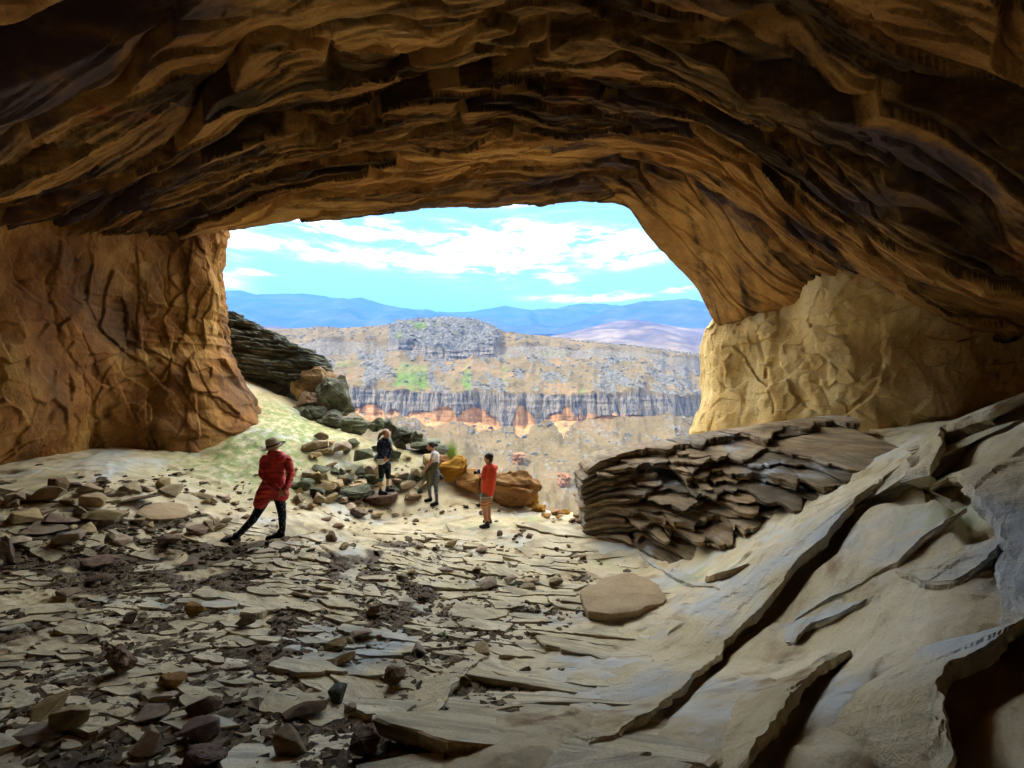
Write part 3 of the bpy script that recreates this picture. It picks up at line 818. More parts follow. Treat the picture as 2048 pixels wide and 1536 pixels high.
knob = sstep(770, 800, hpx) * sstep(1010, 985, hpx)
upcl = np.clip(knob + sstep(770, 600, hpx) * 0.5 + sstep(990, 1060, hpx) * sstep(1250, 1150, hpx) * 0.5 + 0.35 * sstep(1280, 1400, hpx), 0, 1)
zs = z_of(slp, ds)
ud = ds + 5 + 25 * (1 - upcl)
zu = z_of(upp, ud)
zk = z_of(skyl, dk)
o = np.ones_like(hpx)
seg(20 * o, -50 * o, 120 * o, -78 * o, 8, 0, 0)
seg(120 * o, -78 * o, df, zc0, 120, 0, 1, -0.25)
seg(df, zc0, df + cl_d, zc1, 84, 1, 0)
seg(df + cl_d, zc1, ds, zs, 120, 0, 2, -0.12)
seg(ds, zs, ud, zu, 44, 2, 0)
seg(ud, zu, dk, zk, 70, 0, 3, 0.22)
seg(dk, zk, dk + 350, zk - 30, 12, 0, 4)
seg(dk + 350, zk - 30, dk + 700, zk * 0 - 70, 4, 0, 4)
Hd, Hz, Hcl, Hsl = (np.concatenate([s[k] + 0 * hpx[None] for s in SEG]) for k in range(4))
Hx = (hpx[None] - 1024) / F * Hd
wx, wy, wz = Hx.copy(), Hd.copy(), Hz.copy()
c1m = (Hcl == 1) * 1.0
c2m = (Hcl == 2) * upcl[None]
fl = fbm(wx * 0.16, wz * 0.02, 3.0, 4)
ledges = fbm(wx * 0.03, wz * 0.28, 5.0, 3)
hrow = np.clip((wz - zc0[None]) / (zc1 - zc0)[None], 0, 1)
# the alcoves weathered into the cliff foot: (px centre, half width, height fraction)
alc = np.zeros_like(Hx)
for a_, b_, h_ in ((700, 48, .42), (742, 26, .55), (786, 12, .28), (862, 48, .42), (888, 26, .66), (960, 40, .52), (950, 36, .75), (1048, 22, .62), (1042, 14, .85), (1122, 34, .52), (1134, 14, .8),
                   (1210, 36, .26), (1268, 20, .22), (1330, 22, .14), (640, 30, .4)):
    alc = np.maximum(alc, sstep(1.15, 0.85, np.sqrt(((hpx[None] - a_) / b_) ** 2 + (hrow / (h_ * 0.8)) ** 2)))
alc = alc * c1m
spike = np.zeros_like(Hx)
below = np.clip((zc0[None] - wz) / 9.0, 0, 2) * (Hsl == 1)
for a_, b_, h_ in ((855, 52, .5), (962, 46, .8), (1046, 20, .9), (1130, 24, 1.2), (735, 36, .35)):   # bare orange rock tongues running down below the cliff
    spike = np.maximum(spike, sstep(1.1, 0.9, np.abs(hpx[None] - a_ + 14 * fbm(Hx * 0.08, Hz * 0.12, a_ * 1.0, 3)) / b_ + 0.25 * fbm(Hx * 0.1, Hz * 0.2, 3.0, 2) + np.clip((zc0[None] - wz) / 7.5, 0, 9) / h_) * (Hsl == 1) * (wz <= zc0[None]))
push = c1m * (3.2 * fl + 0.6 * ledges - 2.6 * alc * (1 - hrow)) + c2m * (2.6 * fl + 1.8 * ledges)
rr = np.sqrt(wx ** 2 + wy ** 2)
wx, wy = wx - push * wx / rr, wy - push * wy / rr
onsl = ((Hsl == 1) | (Hsl == 2) | (Hsl == 3)) * 1.0
gul = fbm(Hx * 0.022, Hd * 0.008, 9.0, 4)
rocky = 0.7 * fbm(Hx * 0.06 + 0.02 * Hd, Hz * 0.05, 19.0, 5, 0.65) + 0.5 * (ridged(Hx * 0.020 - Hz * 0.012, Hz * 0.012 + Hd * 0.004, 33.0, 4) - 0.5) + 0.25 * sstep(1150, 1350, hpx)[None] + 0.35 * (Hsl == 2) * np.sin(hpx[None] / 19.0) - 0.05
rmask = sstep(0.0, 0.55, rocky) * onsl
knobtop = knob[None] * (Hsl == 3)
spur = ridged(Hx * 0.020 - Hz * 0.012, Hz * 0.012 + Hd * 0.004, 33.0, 4) - 0.4
crest = np.clip(np.abs(Hz - zk[None]) / 14.0, 0.12, 1)
wz = wz + onsl * crest * (3.4 * gul + 4.2 * spur + 0.5 * fbm(Hx * 0.15, Hd * 0.15, 2.0, 3)) + rmask * 1.5 * np.abs(fbm(Hx * 0.22, Hd * 0.16, 7.0, 3)) + knobtop * 1.8 * fbm(Hx * 0.08, Hd * 0.12, 29.0, 3)
edge0 = np.minimum(1, np.abs(Hz - zk[None]) / 3.0)
step_ = fbm(Hx * 0.02, Hz * 0.16, 77.0, 3)
wz = wz + onsl * crest * 1.5 * step_
green = np.zeros_like(Hx)
Hpy = 768 - F * Hz / Hd
for a_, b_, x0, y0, k_ in ((822, 758, 34, 30, 1), (800, 690, 12, 40, .5), (935, 760, 11, 30, .8), (1105, 706, 30, 8, .9), (1165, 795, 10, 14, .8), (1010, 745, 10, 45, .4), (850, 655, 60, 16, .6), (880, 672, 80, 14, .45), (700, 735, 60, 12, .35)):
    green = np.maximum(green, k_ * np.exp(-((hpx[None] - a_) / x0) ** 2 - ((Hpy - b_) / y0) ** 2) * (1 + 0.9 * fbm(Hx * 0.06, Hd * 0.03, 13.0, 3)))
green = sstep(0.25, 0.6, green) * 0.9 * (1 - c1m) * (1 - c2m)
rockA = np.clip(0.75 * rmask * (1 - 0.6 * (Hsl == 1)) * (1 - 0.12 * (Hsl == 2)) * (1 - 0.6 * (Hsl == 3) * (1 - knob[None])) + 0.15 * (Hsl == 1) * sstep(-0.2, 0.4, fbm(Hx * 0.05, Hd * 0.03, 23.0, 3)) + 0.8 * knobtop + 0.5 * ((Hsl == 0) & (Hcl == 2)), 0, 1) * (1 - 0.8 * green)
rockA = rockA * (1 - 0.8 * sstep(1180, 1250, hpx)[None] * sstep(705, 690, Hpy))
orA = np.clip(0.85 * alc + spike + 0.5 * c1m * sstep(0.1, 0.5, fbm(Hx * 0.03, Hz * 0.05, 43.0, 2)) * sstep(0.9, 0.2, hrow) + 0.7 * c2m * sstep(0.35, 0.0, (wz - zs[None]) / np.maximum(zu - zs, 1)[None]) * sstep(1000, 780, hpx)[None], 0, 1)
hill = grid_obj('hill', np.stack([wx, wy, wz], 2), M['terrain'], attrs={'green': green, 'rock': rockA, 'cliff': np.clip(c1m + c2m, 0, 1), 'orange': orA}, flip=True, smooth=True)
tag(hill, 'grassy mesa across the gorge with banded cliffs and a rocky knob', None, None, 'structure')

# rocks and bushes strewn over the mesa, one mass
rb = np.random.default_rng(17)
wgt = (onsl * (0.15 + rmask * 1.2 + 0.5 * knobtop) * (hpx[None] > 560) * (hpx[None] < 1460) * (Hpy < 1010)).ravel() * (Hd.ravel() / 300.0) ** 2
pick = rb.choice(len(wgt), 3600, p=wgt / wgt.sum())
hb_v = np.array([(-1, -.7, -.6), (.9, -1, -.6), (1, .8, -.6), (-.8, 1, -.6), (-.6, -.5, .6), (.55, -.6, .75), (.7, .5, .5), (-.5, .7, .7)], float)
hb_f = np.array([(4, 5, 6, 7), (0, 1, 5, 4), (1, 2, 6, 5), (2, 3, 7, 6), (3, 0, 4, 7)])
hs = 0.45 + 1.5 * rb.random(3600) ** 3
V = hb_v[None] * (1 + 0.35 * rb.normal(size=(3600, 8, 3))) * (hs[:, None] * np.array([1.3, 1.1, 0.75]))[:, None, :]
V += np.stack([wx.ravel()[pick] + rb.normal(0, 1, 3600), wy.ravel()[pick], wz.ravel()[pick] + 0.1], 1)[:, None, :]
M['hill_rock'] = rock_mat('hill_rock', [(0.3, (0.02, 0.021, 0.019)), (0.5, (0.055, 0.054, 0.048)), (0.7, (0.11, 0.10, 0.085))], 0.6, (1, 1, 1), 0.95, 0.2, 0.2, 3.0)
hb = link(mesh_np('hill_boulders', V.reshape(-1, 3), (hb_f[None] + 8 * np.arange(3600)[:, None, None]).reshape(-1, 4)), 'hill_boulders', M['hill_rock'])
tag(hb, 'boulders and low bushes strewn over the slopes of the mesa', None, None, 'stuff')
# the gorge floor and the plains, one sheet to the horizon
gx = np.sign(np.linspace(-1, 1, 60)) * np.abs(np.linspace(-1, 1, 60)) ** 2 * 9000
gy = np.r_[-3000, -1200, -400, -150, np.linspace(-60, 400, 30), np.geomspace(430, 9000, 30)]
GX, GY = np.meshgrid(gx, gy)
GZ = -90 + 4 * fbm(GX * 0.01, GY * 0.01, 1.0, 3)
terr = grid_obj('terrain', np.stack([GX, GY, GZ], 2), M['terrain'], attrs={k: np.zeros_like(GX) for k in ('green', 'rock', 'cliff', 'orange')}, flip=True)
tag(terr, 'gorge floor and grassy plains', None, None, 'structure')
# the hillside that falls away below the cave mouth, and rises above it outside
nx_, ny_ = 120, 60
bx = np.linspace(-60, 60, nx_)
by = np.geomspace(15.5, 110, ny_)
BX, BY = np.meshgrid(bx, by)
BZ = -5.5 - (BY - 15.5) * 0.62 + 0.10 * np.abs(BX) + 0.9 * fbm(BX * 0.12, BY * 0.12, 4.0, 4) - sstep(17.5, 15.5, BY) * 1.0
ap = grid_obj('hillside', np.stack([BX, BY, BZ], 2), M['terrain'], attrs={'green': 0.25 * np.ones_like(BX), 'rock': 0.4 * np.ones_like(BX), 'cliff': 0 * BX, 'orange': 0 * BX}, flip=True)
tag(ap, 'grassy hillside falling away below the cave mouth', None, None, 'structure')


def mtn_mat(name, stops, scale):
    m = bpy.data.materials.new(name)
    m.use_nodes = True
    t = NT(m.node_tree)
    vec = t.n('ShaderNodeNewGeometry').outputs['Position']
    n1 = t.noise(t.mapping(vec, (1, 1, 3.0)), scale, 6, 0.6, 0.3)
    c = t.ramp(n1, stops)
    pb = t.n('ShaderNodeBsdfPrincipled', {'Base Color': c, 'Roughness': 1.0, 'Specular IOR Level': 0.0})
    t.n('ShaderNodeOutputMaterial', {'Surface': pb.outputs[0]})
    return m


M['mtn'] = mtn_mat('far_mountain_grass', [(0.3, (0.016, 0.024, 0.030)), (0.5, (0.030, 0.038, 0.040)), (0.7, (0.05, 0.055, 0.05))], 0.004)
M['foothill'] = mtn_mat('foothill_grass', [(0.34, (0.028, 0.024, 0.022)), (0.5, (0.06, 0.046, 0.034)), (0.66, (0.13, 0.10, 0.066))], 0.005)


def ridge(name, sil, d, depth, foot_row, mat, label, amp, seed, n=320, m=70):
    sil = np.array(sil, float)
    px = np.linspace(sil[0, 0], sil[-1, 0], n)
    row = np.interp(px, sil[:, 0], sil[:, 1]) + 0.8 * fbm(px / 14.0, seed, 1.0, 3)
    t = np.linspace(0, 1, m)[:, None]
    zc = (768 - row) / F * d
    zf = (768 - foot_row) / F * (d - depth)
    dd = d - depth * (1 - t)
    g = t ** 1.25
    Z = zf + (zc - zf)[None] * g
    X = (px[None] - 1024) / F * (d + 0 * dd)
    rd = ridged(X / (depth * 0.55) + seed, dd / (depth * 1.4), seed, 4)
    Z = Z + amp * (rd - 0.3) * (t * (1 - t) * 4) ** 0.8
    Xb, Zb = X[-1:], Z[-1:]
    V = np.stack([X, dd + 0 * X, Z], 2)
    back = np.stack([Xb * 1.05, 0 * Xb + d + depth, Zb * 0.2 - 40], 2)
    o_ = grid_obj(name, np.concatenate([V, back]), mat, flip=True)
    return tag(o_, label, None, None, 'structure')


ridge('mountain', [(-900, 640), (150, 598), (300, 590), (440, 582), (482, 580), (520, 591), (545, 588), (600, 587), (645, 592), (680, 598), (705, 600), (722, 595), (742, 600), (760, 607), (800, 615), (850, 622), (885, 629), (930, 634), (1000, 650), (1100, 690)],
      4300, 1500, 668, M['mtn'], 'long blue mountain range behind the plain on the left', 90, 3.1)
ridge('mountain', [(760, 650), (850, 632), (900, 626), (950, 622), (985, 616), (1010, 611), (1035, 616), (1060, 621), (1110, 618), (1140, 610), (1160, 607), (1200, 607), (1216, 610), (1240, 613), (1290, 620), (1400, 640), (1600, 660)],
      5200, 1800, 690, M['mtn'], 'pale blue peaks far behind the rocky knob', 110, 8.4)
ridge('mountain', [(1050, 676), (1095, 662), (1140, 650), (1180, 634), (1215, 618), (1250, 610), (1290, 602), (1330, 601), (1372, 597), (1400, 602), (1440, 616), (1500, 622), (1600, 612), (1900, 640), (2500, 660)],
      3300, 1300, 705, M['mtn'], 'blue mountain rising right of the peaks', 70, 15.7)
ridge('foothill', [(1060, 690), (1100, 672), (1160, 660), (1210, 646), (1262, 638), (1300, 645), (1350, 654), (1400, 657), (1480, 662), (1700, 690)],
      1900, 900, 738, M['foothill'], 'pale pinkish foothill in front of the blue mountains', 35, 21.3)
ridge('plain', [(-700, 690), (400, 652), (520, 650), (560, 653), (600, 660), (680, 690)], 1900, 900, 700, M['foothill'], 'tan plain below the far blue range', 12, 27.9)

# air: a closed box of thin haze round everything
hz = bpy.data.materials.new('haze')
hz.use_nodes = True
t = NT(hz.node_tree)
HAZE = 0.00026
pv = t.n('ShaderNodeVolumePrincipled', {'Color': (0.030, 0.125, 0.37), 'Density': HAZE, 'Anisotropy': 0.1})
t.n('ShaderNodeOutputMaterial', {'Volume': pv.outputs[0]})
x0, x1, y0, y1, z0, z1 = -9500, 9500, -3300, 9500, -99, 1290
bv = np.array([(x, y, z) for x in (x0, x1) for y in (y0, y1) for z in (z0, z1)], float)
haze = link(mesh_np('haze', bv, np.array([(0, 1, 3, 2), (4, 6, 7, 5), (0, 4, 5, 1), (2, 3, 7, 6), (0, 2, 6, 4), (1, 5, 7, 3)])), 'haze', hz)
tag(haze, 'thin blue haze over the far country', None, None, 'stuff')
# ------------------------------------------------------------------ slabs, ledges and stones
def loop_idx(n, m):
    a = [(i, 0) for i in range(n)] + [(n - 1, j) for j in range(1, m)] + [(i, m - 1) for i in range(n - 2, -1, -1)] + [(0, j) for j in range(m - 2, 0, -1)]
    return np.array([i * m + j for i, j in a])


def slab_mesh(name, top, thick, inset=0.02, rough=0.02, seed=0.0, bottom=True, up=True, bulge=0.3):
    """closed slab whose top is the grid (nu, nv, 3); the sides are broken, slightly undercut faces"""
    n, m = top.shape[:2]
    L = loop_idx(n, m)
    T = top.reshape(-1, 3).copy()
    th = np.broadcast_to(np.asarray(thick, float), (n, m)).reshape(-1)
    cen = T.mean(0)
    ring = T[L]
    d = cen[None, :2] - ring[:, :2]
    nxt, prv = np.roll(ring, -1, 0), np.roll(ring, 1, 0)
    tg = (nxt - prv)[:, :2]
    tg /= np.linalg.norm(tg, axis=1)[:, None] + 1e-9
    inn = np.c_[-tg[:, 1], tg[:, 0]]
    if np.median((inn * d).sum(1)) < 0:
        inn = -inn
    q = np.arange(len(L))
    nz = lambda k: perlin(ring[:, 0] * 5 + seed, ring[:, 1] * 5 + k * 3.1, ring[:, 2] * 5 + k) * rough * 2
    rings = []
    bev = np.minimum(0.012, th[L] * 0.2)
    T[L, 2] -= bev * 0.8
    for k, (f, ins) in enumerate(((0.18, -0.012 * bulge), (0.45, -0.01 * bulge), (0.75, inset * 0.5), (1.0, inset))):
        r = ring.copy()
        r[:, 2] -= th[L] * f
        r[:, :2] += inn * (ins + nz(k))[:, None]
        rings.append(r)
    V = [T] + rings
    F_ = [grid_faces(n, m)]
    off = len(T)
    prev = L
    nl = len(L)
    for k in range(4):
        cur = off + np.arange(nl)
        F_.append(np.c_[prev, cur, np.roll(cur, -1), np.roll(prev, -1)][:, ::-1])
        prev = cur
        off += nl
    if bottom:
        B = top.reshape(-1, 3).copy()
        B[:, 2] -= th
        B[:, :2] = cen[None, :2] + (B[:, :2] - cen[None, :2]) * 0.9
        B[:, 2] += 0.002
        F_.append(grid_faces(n, m, off)[:, ::-1])
        V.append(B)
        Lb = L + off
        F_.append(np.c_[prev, Lb, np.roll(Lb, -1), np.roll(prev, -1)][:, ::-1])
    me = mesh_np(name, np.concatenate(V), np.concatenate(F_), False)
    bm = bmesh.new()
    bm.from_mesh(me)
    bmesh.ops.recalc_face_normals(bm, faces=bm.faces)
    bm.to_mesh(me)
    bm.free()
    return me


# --- lifted shelves of the big smooth slope at the right, each ending in a broken edge towards the camera
def resample(pts, step):
    p = np.array(pts, float)
    t = np.r_[0, np.cumsum(np.linalg.norm(np.diff(p, axis=0), axis=1))]
    n = max(4, int(t[-1] / step))
    s = np.linspace(0, t[-1], n)
    return np.c_[np.interp(s, t, p[:, 0]), np.interp(s, t, p[:, 1])], s / t[-1]


def shelf(edge_px, H, ext, label=None, seed=1.0, mat=None, jit=0.016, under=0.10):
    pts = [on_floor(*e[:2])[:2] for e in edge_px]
    e, s = resample(pts, 0.018)
    nvs = 26
    tg = np.gradient(e, axis=0)
    tg /= np.linalg.norm(tg, axis=1)[:, None]
    k = np.ones(15) / 15
    tg = np.c_[np.convolve(np.pad(tg[:, 0], 7, 'edge'), k, 'valid'), np.convolve(np.pad(tg[:, 1], 7, 'edge'), k, 'valid')]
    hi = np.c_[-tg[:, 1], tg[:, 0]]                         # high side lies to the left of the edge's direction
    w_ = e + hi * (jit * (fbm(e[:, 0] * 2.6, e[:, 1] * 2.6, seed, 5, 0.7)) * 1.6)[:, None]
    h = np.interp(s, np.linspace(0, 1, len(H)), H)
    v = np.linspace(0, 1, nvs) ** 1.7
    ex = ext * np.minimum(1, 0.25 + 3.0 * np.minimum(s, 1 - s))
    top = np.zeros((len(s), nvs, 3))
    for j, vv in enumerate(v):
        q = w_ + hi * (ex * vv)[:, None]
        top[:, j, :2] = q
        g = (1 - vv) ** 1.3
        z = floor_z(q[:, 0], q[:, 1]) + h * g - 0.035 * vv ** 0.7 - 0.02 * (vv > 0.97)
        z += 0.012 * fbm(q[:, 0] * 3, q[:, 1] * 3, seed + 3, 3) + 0.022 * flakes(q[:, 0] * 1.6 + seed, q[:, 1] * 2.4, seed, 1.2) * (1 - vv) ** 0.5
        top[:, j, 2] = z
    th = np.repeat((h * 1.0 + 0.06)[:, None], nvs, 1)
    me = slab_mesh('rock_shelf', top, th, inset=under, rough=0.015, seed=seed, bottom=False)
    for p in me.polygons:
        p.use_smooth = False
    o_ = link(me, 'rock_shelf', mat or M['floor'], cave_floor)
    if label:
        o_['label'] = label
    return o_


shelf([(1180, 1508), (1240, 1492), (1300, 1448), (1350, 1402), (1400, 1352), (1450, 1302), (1490, 1268), (1530, 1236), (1565, 1198), (1600, 1150), (1648, 1112), (1680, 1060), (1716, 1020), (1762, 985), (1812, 942), (1856, 900)],
      [.05, .08, .07, .06, .05, .07, .12, .18, .21, .20, .17, .14, .09, .03], 1.3, 'long pale shelf of the slope along the widest dark crack', 1.7, under=0.16)
shelf([(1590, 1240), (1660, 1200), (1740, 1170), (1795, 1142), (1840, 1098), (1890, 1062), (1935, 1028)], [.01, .03, .05, .08, .10, .09, .04], 0.55, None, 4.2, under=0.06)
shelf([(1790, 1150), (1850, 1182), (1905, 1178), (1960, 1150), (1995, 1118), (2010, 1070)], [.03, .07, .08, .08, .06, .03], 0.6, 'brown edged flake lifting from the slope', 6.9, under=0.03)
shelf([(1500, 1560), (1545, 1500), (1570, 1450), (1600, 1408), (1625, 1372), (1650, 1340), (1700, 1300)], [.12, .14, .13, .11, .09, .06, .02], 0.45, None, 9.3, under=0.12)
shelf([(1860, 985), (1895, 972), (1935, 990), (1952, 1035), (1985, 1072), (2008, 1120), (2004, 1190), (2010, 1260)], [.07, .14, .18, .18, .15, .09, .05, .02], 0.9, None, 12.1, under=0.2)
shelf([(1700, 1000), (1790, 975), (1862, 968), (1885, 935), (1880, 890), (1925, 872), (1985, 852), (2060, 812), (2160, 760)], [.03, .08, .17, .22, .22, .21, .19, .17, .1], 0.9, 'crest of the slope above the dark mossy hollow', 15.5, under=0.25)
shelf([(1905, 1590), (1900, 1530), (1893, 1470), (1880, 1425), (1900, 1388), (1965, 1352), (2010, 1318), (2070, 1285), (2140, 1250)], [.10, .14, .16, .17, .17, .17, .16, .14, .1], 0.45, None, 18.4, under=0.12)
shelf([(1590, 1288), (1620, 1262), (1680, 1238), (1735, 1200)], [.05, .06, .05, .02], 0.4, None, 22.4)
shelf([(1410, 1168), (1425, 1166), (1455, 1158), (1497, 1134)], [.10, .13, .11, .07], 0.35, 'short brown fronted step at the foot of the ledge', 23.7, mat=M['tan_slab'])
shelf([(860, 1450), (920, 1462), (960, 1440), (1010, 1420), (1050, 1412)], [.01, .05, .05, .03, .01], 0.4, None, 27.7)
shelf([(820, 1490), (880, 1440), (910, 1390), (935, 1350), (975, 1318)], [.03, .07, .07, .05, .02], 0.5, None, 28.7)
shelf([(1280, 1110), (1330, 1150), (1400, 1178), (1440, 1180)], [.01, .04, .05, .02], 0.5, None, 31.7)


# --- layered ledge at the right of the opening: every bed is a slab of its own
def ledge():
    root = empty('rock_ledge', (4.0, 8.2, -2.2))
    tag(root, 'stepped ledge of thin layered sandstone slabs right of the opening', 'rock ledge')
    zt = lambda s: np.interp(s, [0, .06, .15, .4, .6, .85, 1], [-1.95, -1.70, -1.53, -1.27, -1.06, -0.82, -0.72])
    fx = lambda s: np.interp(s, [0, .12, .3, .5, .7, .88, 1], [1.50, 2.35, 3.15, 3.85, 4.75, 5.8, 6.5])
    fy = lambda s: np.interp(s, [0, .12, .3, .5, .7, .88, 1], [8.55, 7.75, 6.75, 6.5, 6.3, 6.1, 6.1])
    bxf = lambda s: 1.62 + 5.9 * s
    byf = lambda s: 9.7 - 0.5 * s
    depth, k = 0.0, 0
    rr_ = np.random.default_rng(5)
    while depth < 1.75 and k < 24:
        th = (0.17, 0.11, 0.085, 0.13, 0.07, 0.10, 0.06, 0.12, 0.06)[k % 9] * rr_.uniform(0.85, 1.2)
        cuts = [0.0] + sorted(rr_.uniform(0.12, 0.95, (3, 2, 4, 3)[k % 4]).tolist()) + [1.0]
        left = rr_.uniform(-0.14, 0.16) if k else 0.02
        if k == 1:
            left = -0.12
        for a, b in zip(cuts[:-1], cuts[1:]):
            if b - a < 0.08:
                continue
            nu = max(8, int((b - a) * 7.0 / 0.07))
            s = np.linspace(a + 0.004, b - 0.004, nu)
            tot = zt(s) + 3.25 - np.interp(s, [0, .3, .5, .7, .9, 1], [0, .35, 1.1, 1.85, 2.4, 2.5])
            fr = np.clip(depth / np.maximum(tot, 0.15), 0, 1)
            fr = np.clip(fr ** 0.75 * (1 - 0.30 * np.exp(-s / 0.10)), 0, 1)
            if a == 0:
                fr = fr
            off = rr_.uniform(-0.17, 0.17)
            frn = fr + off * 0.6 + 0.24 * fbm(s * 7 + k * 3.1, k * 1.7, 1.0, 4, 0.6) * (0.4 + sstep(0, .2, s))
            top_fy = 8.75 - 0.3 * s
            top_fx = bxf(s)
            Fx = top_fx + (fx(s) - top_fx) * frn
            Fy = top_fy + (fy(s) - top_fy) * frn
            nv = 12
            v = np.linspace(0, 1, nv) ** 0.8
            top = np.zeros((nu, nv, 3))
            for j, vv in enumerate(v):
                X = bxf(s) + (Fx - bxf(s)) * vv
                Y = byf(s) + (Fy - byf(s)) * vv
                if a == 0:
                    X = X + left * np.exp(-s / 0.03) + 0.10 * np.exp(-s / 0.02) * perlin(vv * 5, k * 1.3, 3.0)
                Z = zt(s) - depth - 0.16 * np.maximum(0, (8.8 - Y)) * 0.55 + rr_.uniform(-0.0, 0.004)
                Z = Z + 0.02 * fbm(X * 2, Y * 2, k, 3)
                top[:, j] = np.stack([X, Y, Z], 1)
            top[..., 2] += off * 0.12 * (top[..., 0] - top[..., 0].mean())
            me = slab_mesh('slab', top, th * 0.93, inset=rr_.uniform(0.02, 0.08), rough=0.02, seed=k * 2.3 + a)
            o_ = link(me, 'slab', M['ledge'], root)
            o_.matrix_parent_inverse = Matrix.Translation((-4.0, -8.2, 2.2))
        depth += th
        k += 1
    # loose upper slabs lying on top, tipped
    for (px, py, d, w_, l_, th, rz, rx, ry) in ((1290, 925, 8.75, 1.1, 0.55, 0.16, 0.12, 0.10, -0.02), (1215, 948, 8.7, 0.5, 0.5, 0.09, 0.3, 0.05, 0.05), (1440, 905, 8.3, 1.5, 0.55, 0.12, -0.05, 0.12, -0.10),
                                               (1520, 940, 7.8, 0.9, 0.5, 0.10, 0.2, 0.15, -0.12), (1580, 868, 8.6, 1.3, 0.7, 0.14, 0.0, 0.08, -0.09), (1560, 975, 7.2, 0.6, 0.35, 0.10, 0.5, 0.2, -0.15)):
        c = P(px, py, d)
        nu, nv = 26, 10
        u, v = np.meshgrid(np.linspace(-1, 1, nu), np.linspace(-1, 1, nv), indexing='ij')
        rad = 1 + 0.22 * fbm(u * 1.7 + px, v * 1.7, 2.0, 3)
        x, y = u * w_ / 2 * rad * (1 - 0.18 * np.abs(v) ** 2), v * l_ / 2 * rad * (1 - 0.25 * np.abs(u) ** 3)
        top = np.stack([x, y, 0.02 * fbm(x * 3, y * 3, px * .1, 3)], 2)
        o_ = link(slab_mesh('slab', top, th, 0.04, 0.02, px * 0.1), 'slab', M['ledge'], root)
        o_.location = Vector(c) - root.location + Vector((0, 0, th * 0.5))
        o_.rotation_euler = (rx, ry, rz)


ledge()


# --- dark layered outcrop outside, beyond the left pillar
def outcrop():
    root = empty('rock_outcrop', (-8.6, 14.6, 0.0))
    tag(root, 'dark lichened layered outcrop overhanging beyond the left pillar', 'rock outcrop')
    rr_ = np.random.default_rng(9)
    z = 2.75
    k = 0
    while z > -0.1:
        th = (0.22, 0.13, 0.17, 0.10, 0.19, 0.12)[k % 6] * rr_.uniform(0.85, 1.2)
        xr = np.interp(z, [-0.1, 0.15, 0.3, 0.9, 1.15, 1.4, 1.9, 2.3, 2.75], [-7.7, -6.7, -6.45, -6.45, -6.6, -7.05, -8.3, -9.3, -10.2]) + rr_.uniform(-0.14, 0.10)
        nu, nv = 44, 12
        s = np.linspace(0, 1, nu)
        yf = 13.6 + 0.55 * np.interp(z, [-0.1, 0.5, 1.4, 2.75], [0.9, 0.0, 0.1, 1.0]) + rr_.uniform(-0.07, 0.07)
        X = -12.0 + (xr + 12.0) * s
        Fy = yf + 0.22 * fbm(X * 0.9, k * 0.9, 1.0, 4, 0.6) + 0.8 * sstep(0.86, 1.0, s) ** 2
        top = np.zeros((nu, nv, 3))
        for j, vv in enumerate(np.linspace(0, 1, nv)):
            Y = 17.5 + (Fy - 17.5) * vv
            top[:, j, 0] = X * (1 + 0.92 * (Y / 13.9 - 1)) + 0.12 * perlin(Y * 0.9, k * 0.7, 4.0) * s
            top[:, j, 1] = Y
            top[:, j, 2] = z - 0.10 * (X + 8.5) + 0.03 * fbm(X * 1.3, Y * 1.3, k, 3)
        o_ = link(slab_mesh('rock_layer', top, th * 0.95, rr_.uniform(0.03, 0.10), 0.04, k * 1.9), 'rock_layer', M['outcrop'], root)
        o_.matrix_parent_inverse = Matrix.Translation((8.6, -14.6, 0.0))
        z -= th
        k += 1
    b = boulder_mesh(77, 0.25, M['dark_stone'])
    o_ = link(b, 'base', None, root)
    o_.location, o_.scale = (-1.6, 1.3, -0.7), (2.6, 1.3, 1.0)


def hull(seed, n=15, box=0.6):
    r_ = np.random.default_rng(seed)
    p = r_.normal(size=(n, 3))
    p /= np.abs(p).max(1)[:, None] * box + np.linalg.norm(p, axis=1)[:, None] * (1 - box)
    p *= r_.uniform(0.82, 1.05, (n, 1))
    bm = bmesh.new()
    for q in p:
        bm.verts.new(q)
    res = bmesh.ops.convex_hull(bm, input=bm.verts)
    bmesh.ops.delete(bm, geom=[g for g in set(res['geom_interior'] + res['geom_unused']) if isinstance(g, bmesh.types.BMVert)], context='VERTS')
    bmesh.ops.dissolve_limit(bm, angle_limit=0.14, verts=bm.verts, edges=bm.edges)
    return bm


def stone_mesh(seed, mat, bev=0.07, n=15):
    bm = hull(seed, n)
    bmesh.ops.bevel(bm, geom=list(bm.edges), offset=bev, segments=1, affect='EDGES', clamp_overlap=True)
    bmesh.ops.triangulate(bm, faces=bm.faces)
    zmin = min(v.co.z for v in bm.verts)
    me = bpy.data.meshes.new('stone')
    bm.to_mesh(me)
    bm.free()
    me.materials.append(mat)
    return me


def boulder_mesh(seed, amp, mat, n=18):
    bm = hull(seed, n, 0.7)
    bmesh.ops.bevel(bm, geom=list(bm.edges), offset=0.10, segments=2, affect='EDGES', clamp_overlap=True)
    bmesh.ops.triangulate(bm, faces=bm.faces)
    bmesh.ops.subdivide_edges(bm, edges=[e for e in bm.edges if e.calc_length() > 0.25], cuts=2, use_grid_fill=True)
    bmesh.ops.triangulate(bm, faces=bm.faces)
    bmesh.ops.subdivide_edges(bm, edges=[e for e in bm.edges if e.calc_length() > 0.2], cuts=1)
    co = np.array([v.co for v in bm.verts])
    f = 1 + amp * 0.35 * fbm(co[:, 0] * 1.6 + seed, co[:, 1] * 1.6, co[:, 2] * 2.4, 4)
    for v, k in zip(bm.verts, f):
        v.co *= k
    me = bpy.data.meshes.new('boulder')
    bm.to_mesh(me)
    bm.free()
    me.materials.append(mat)
    return me


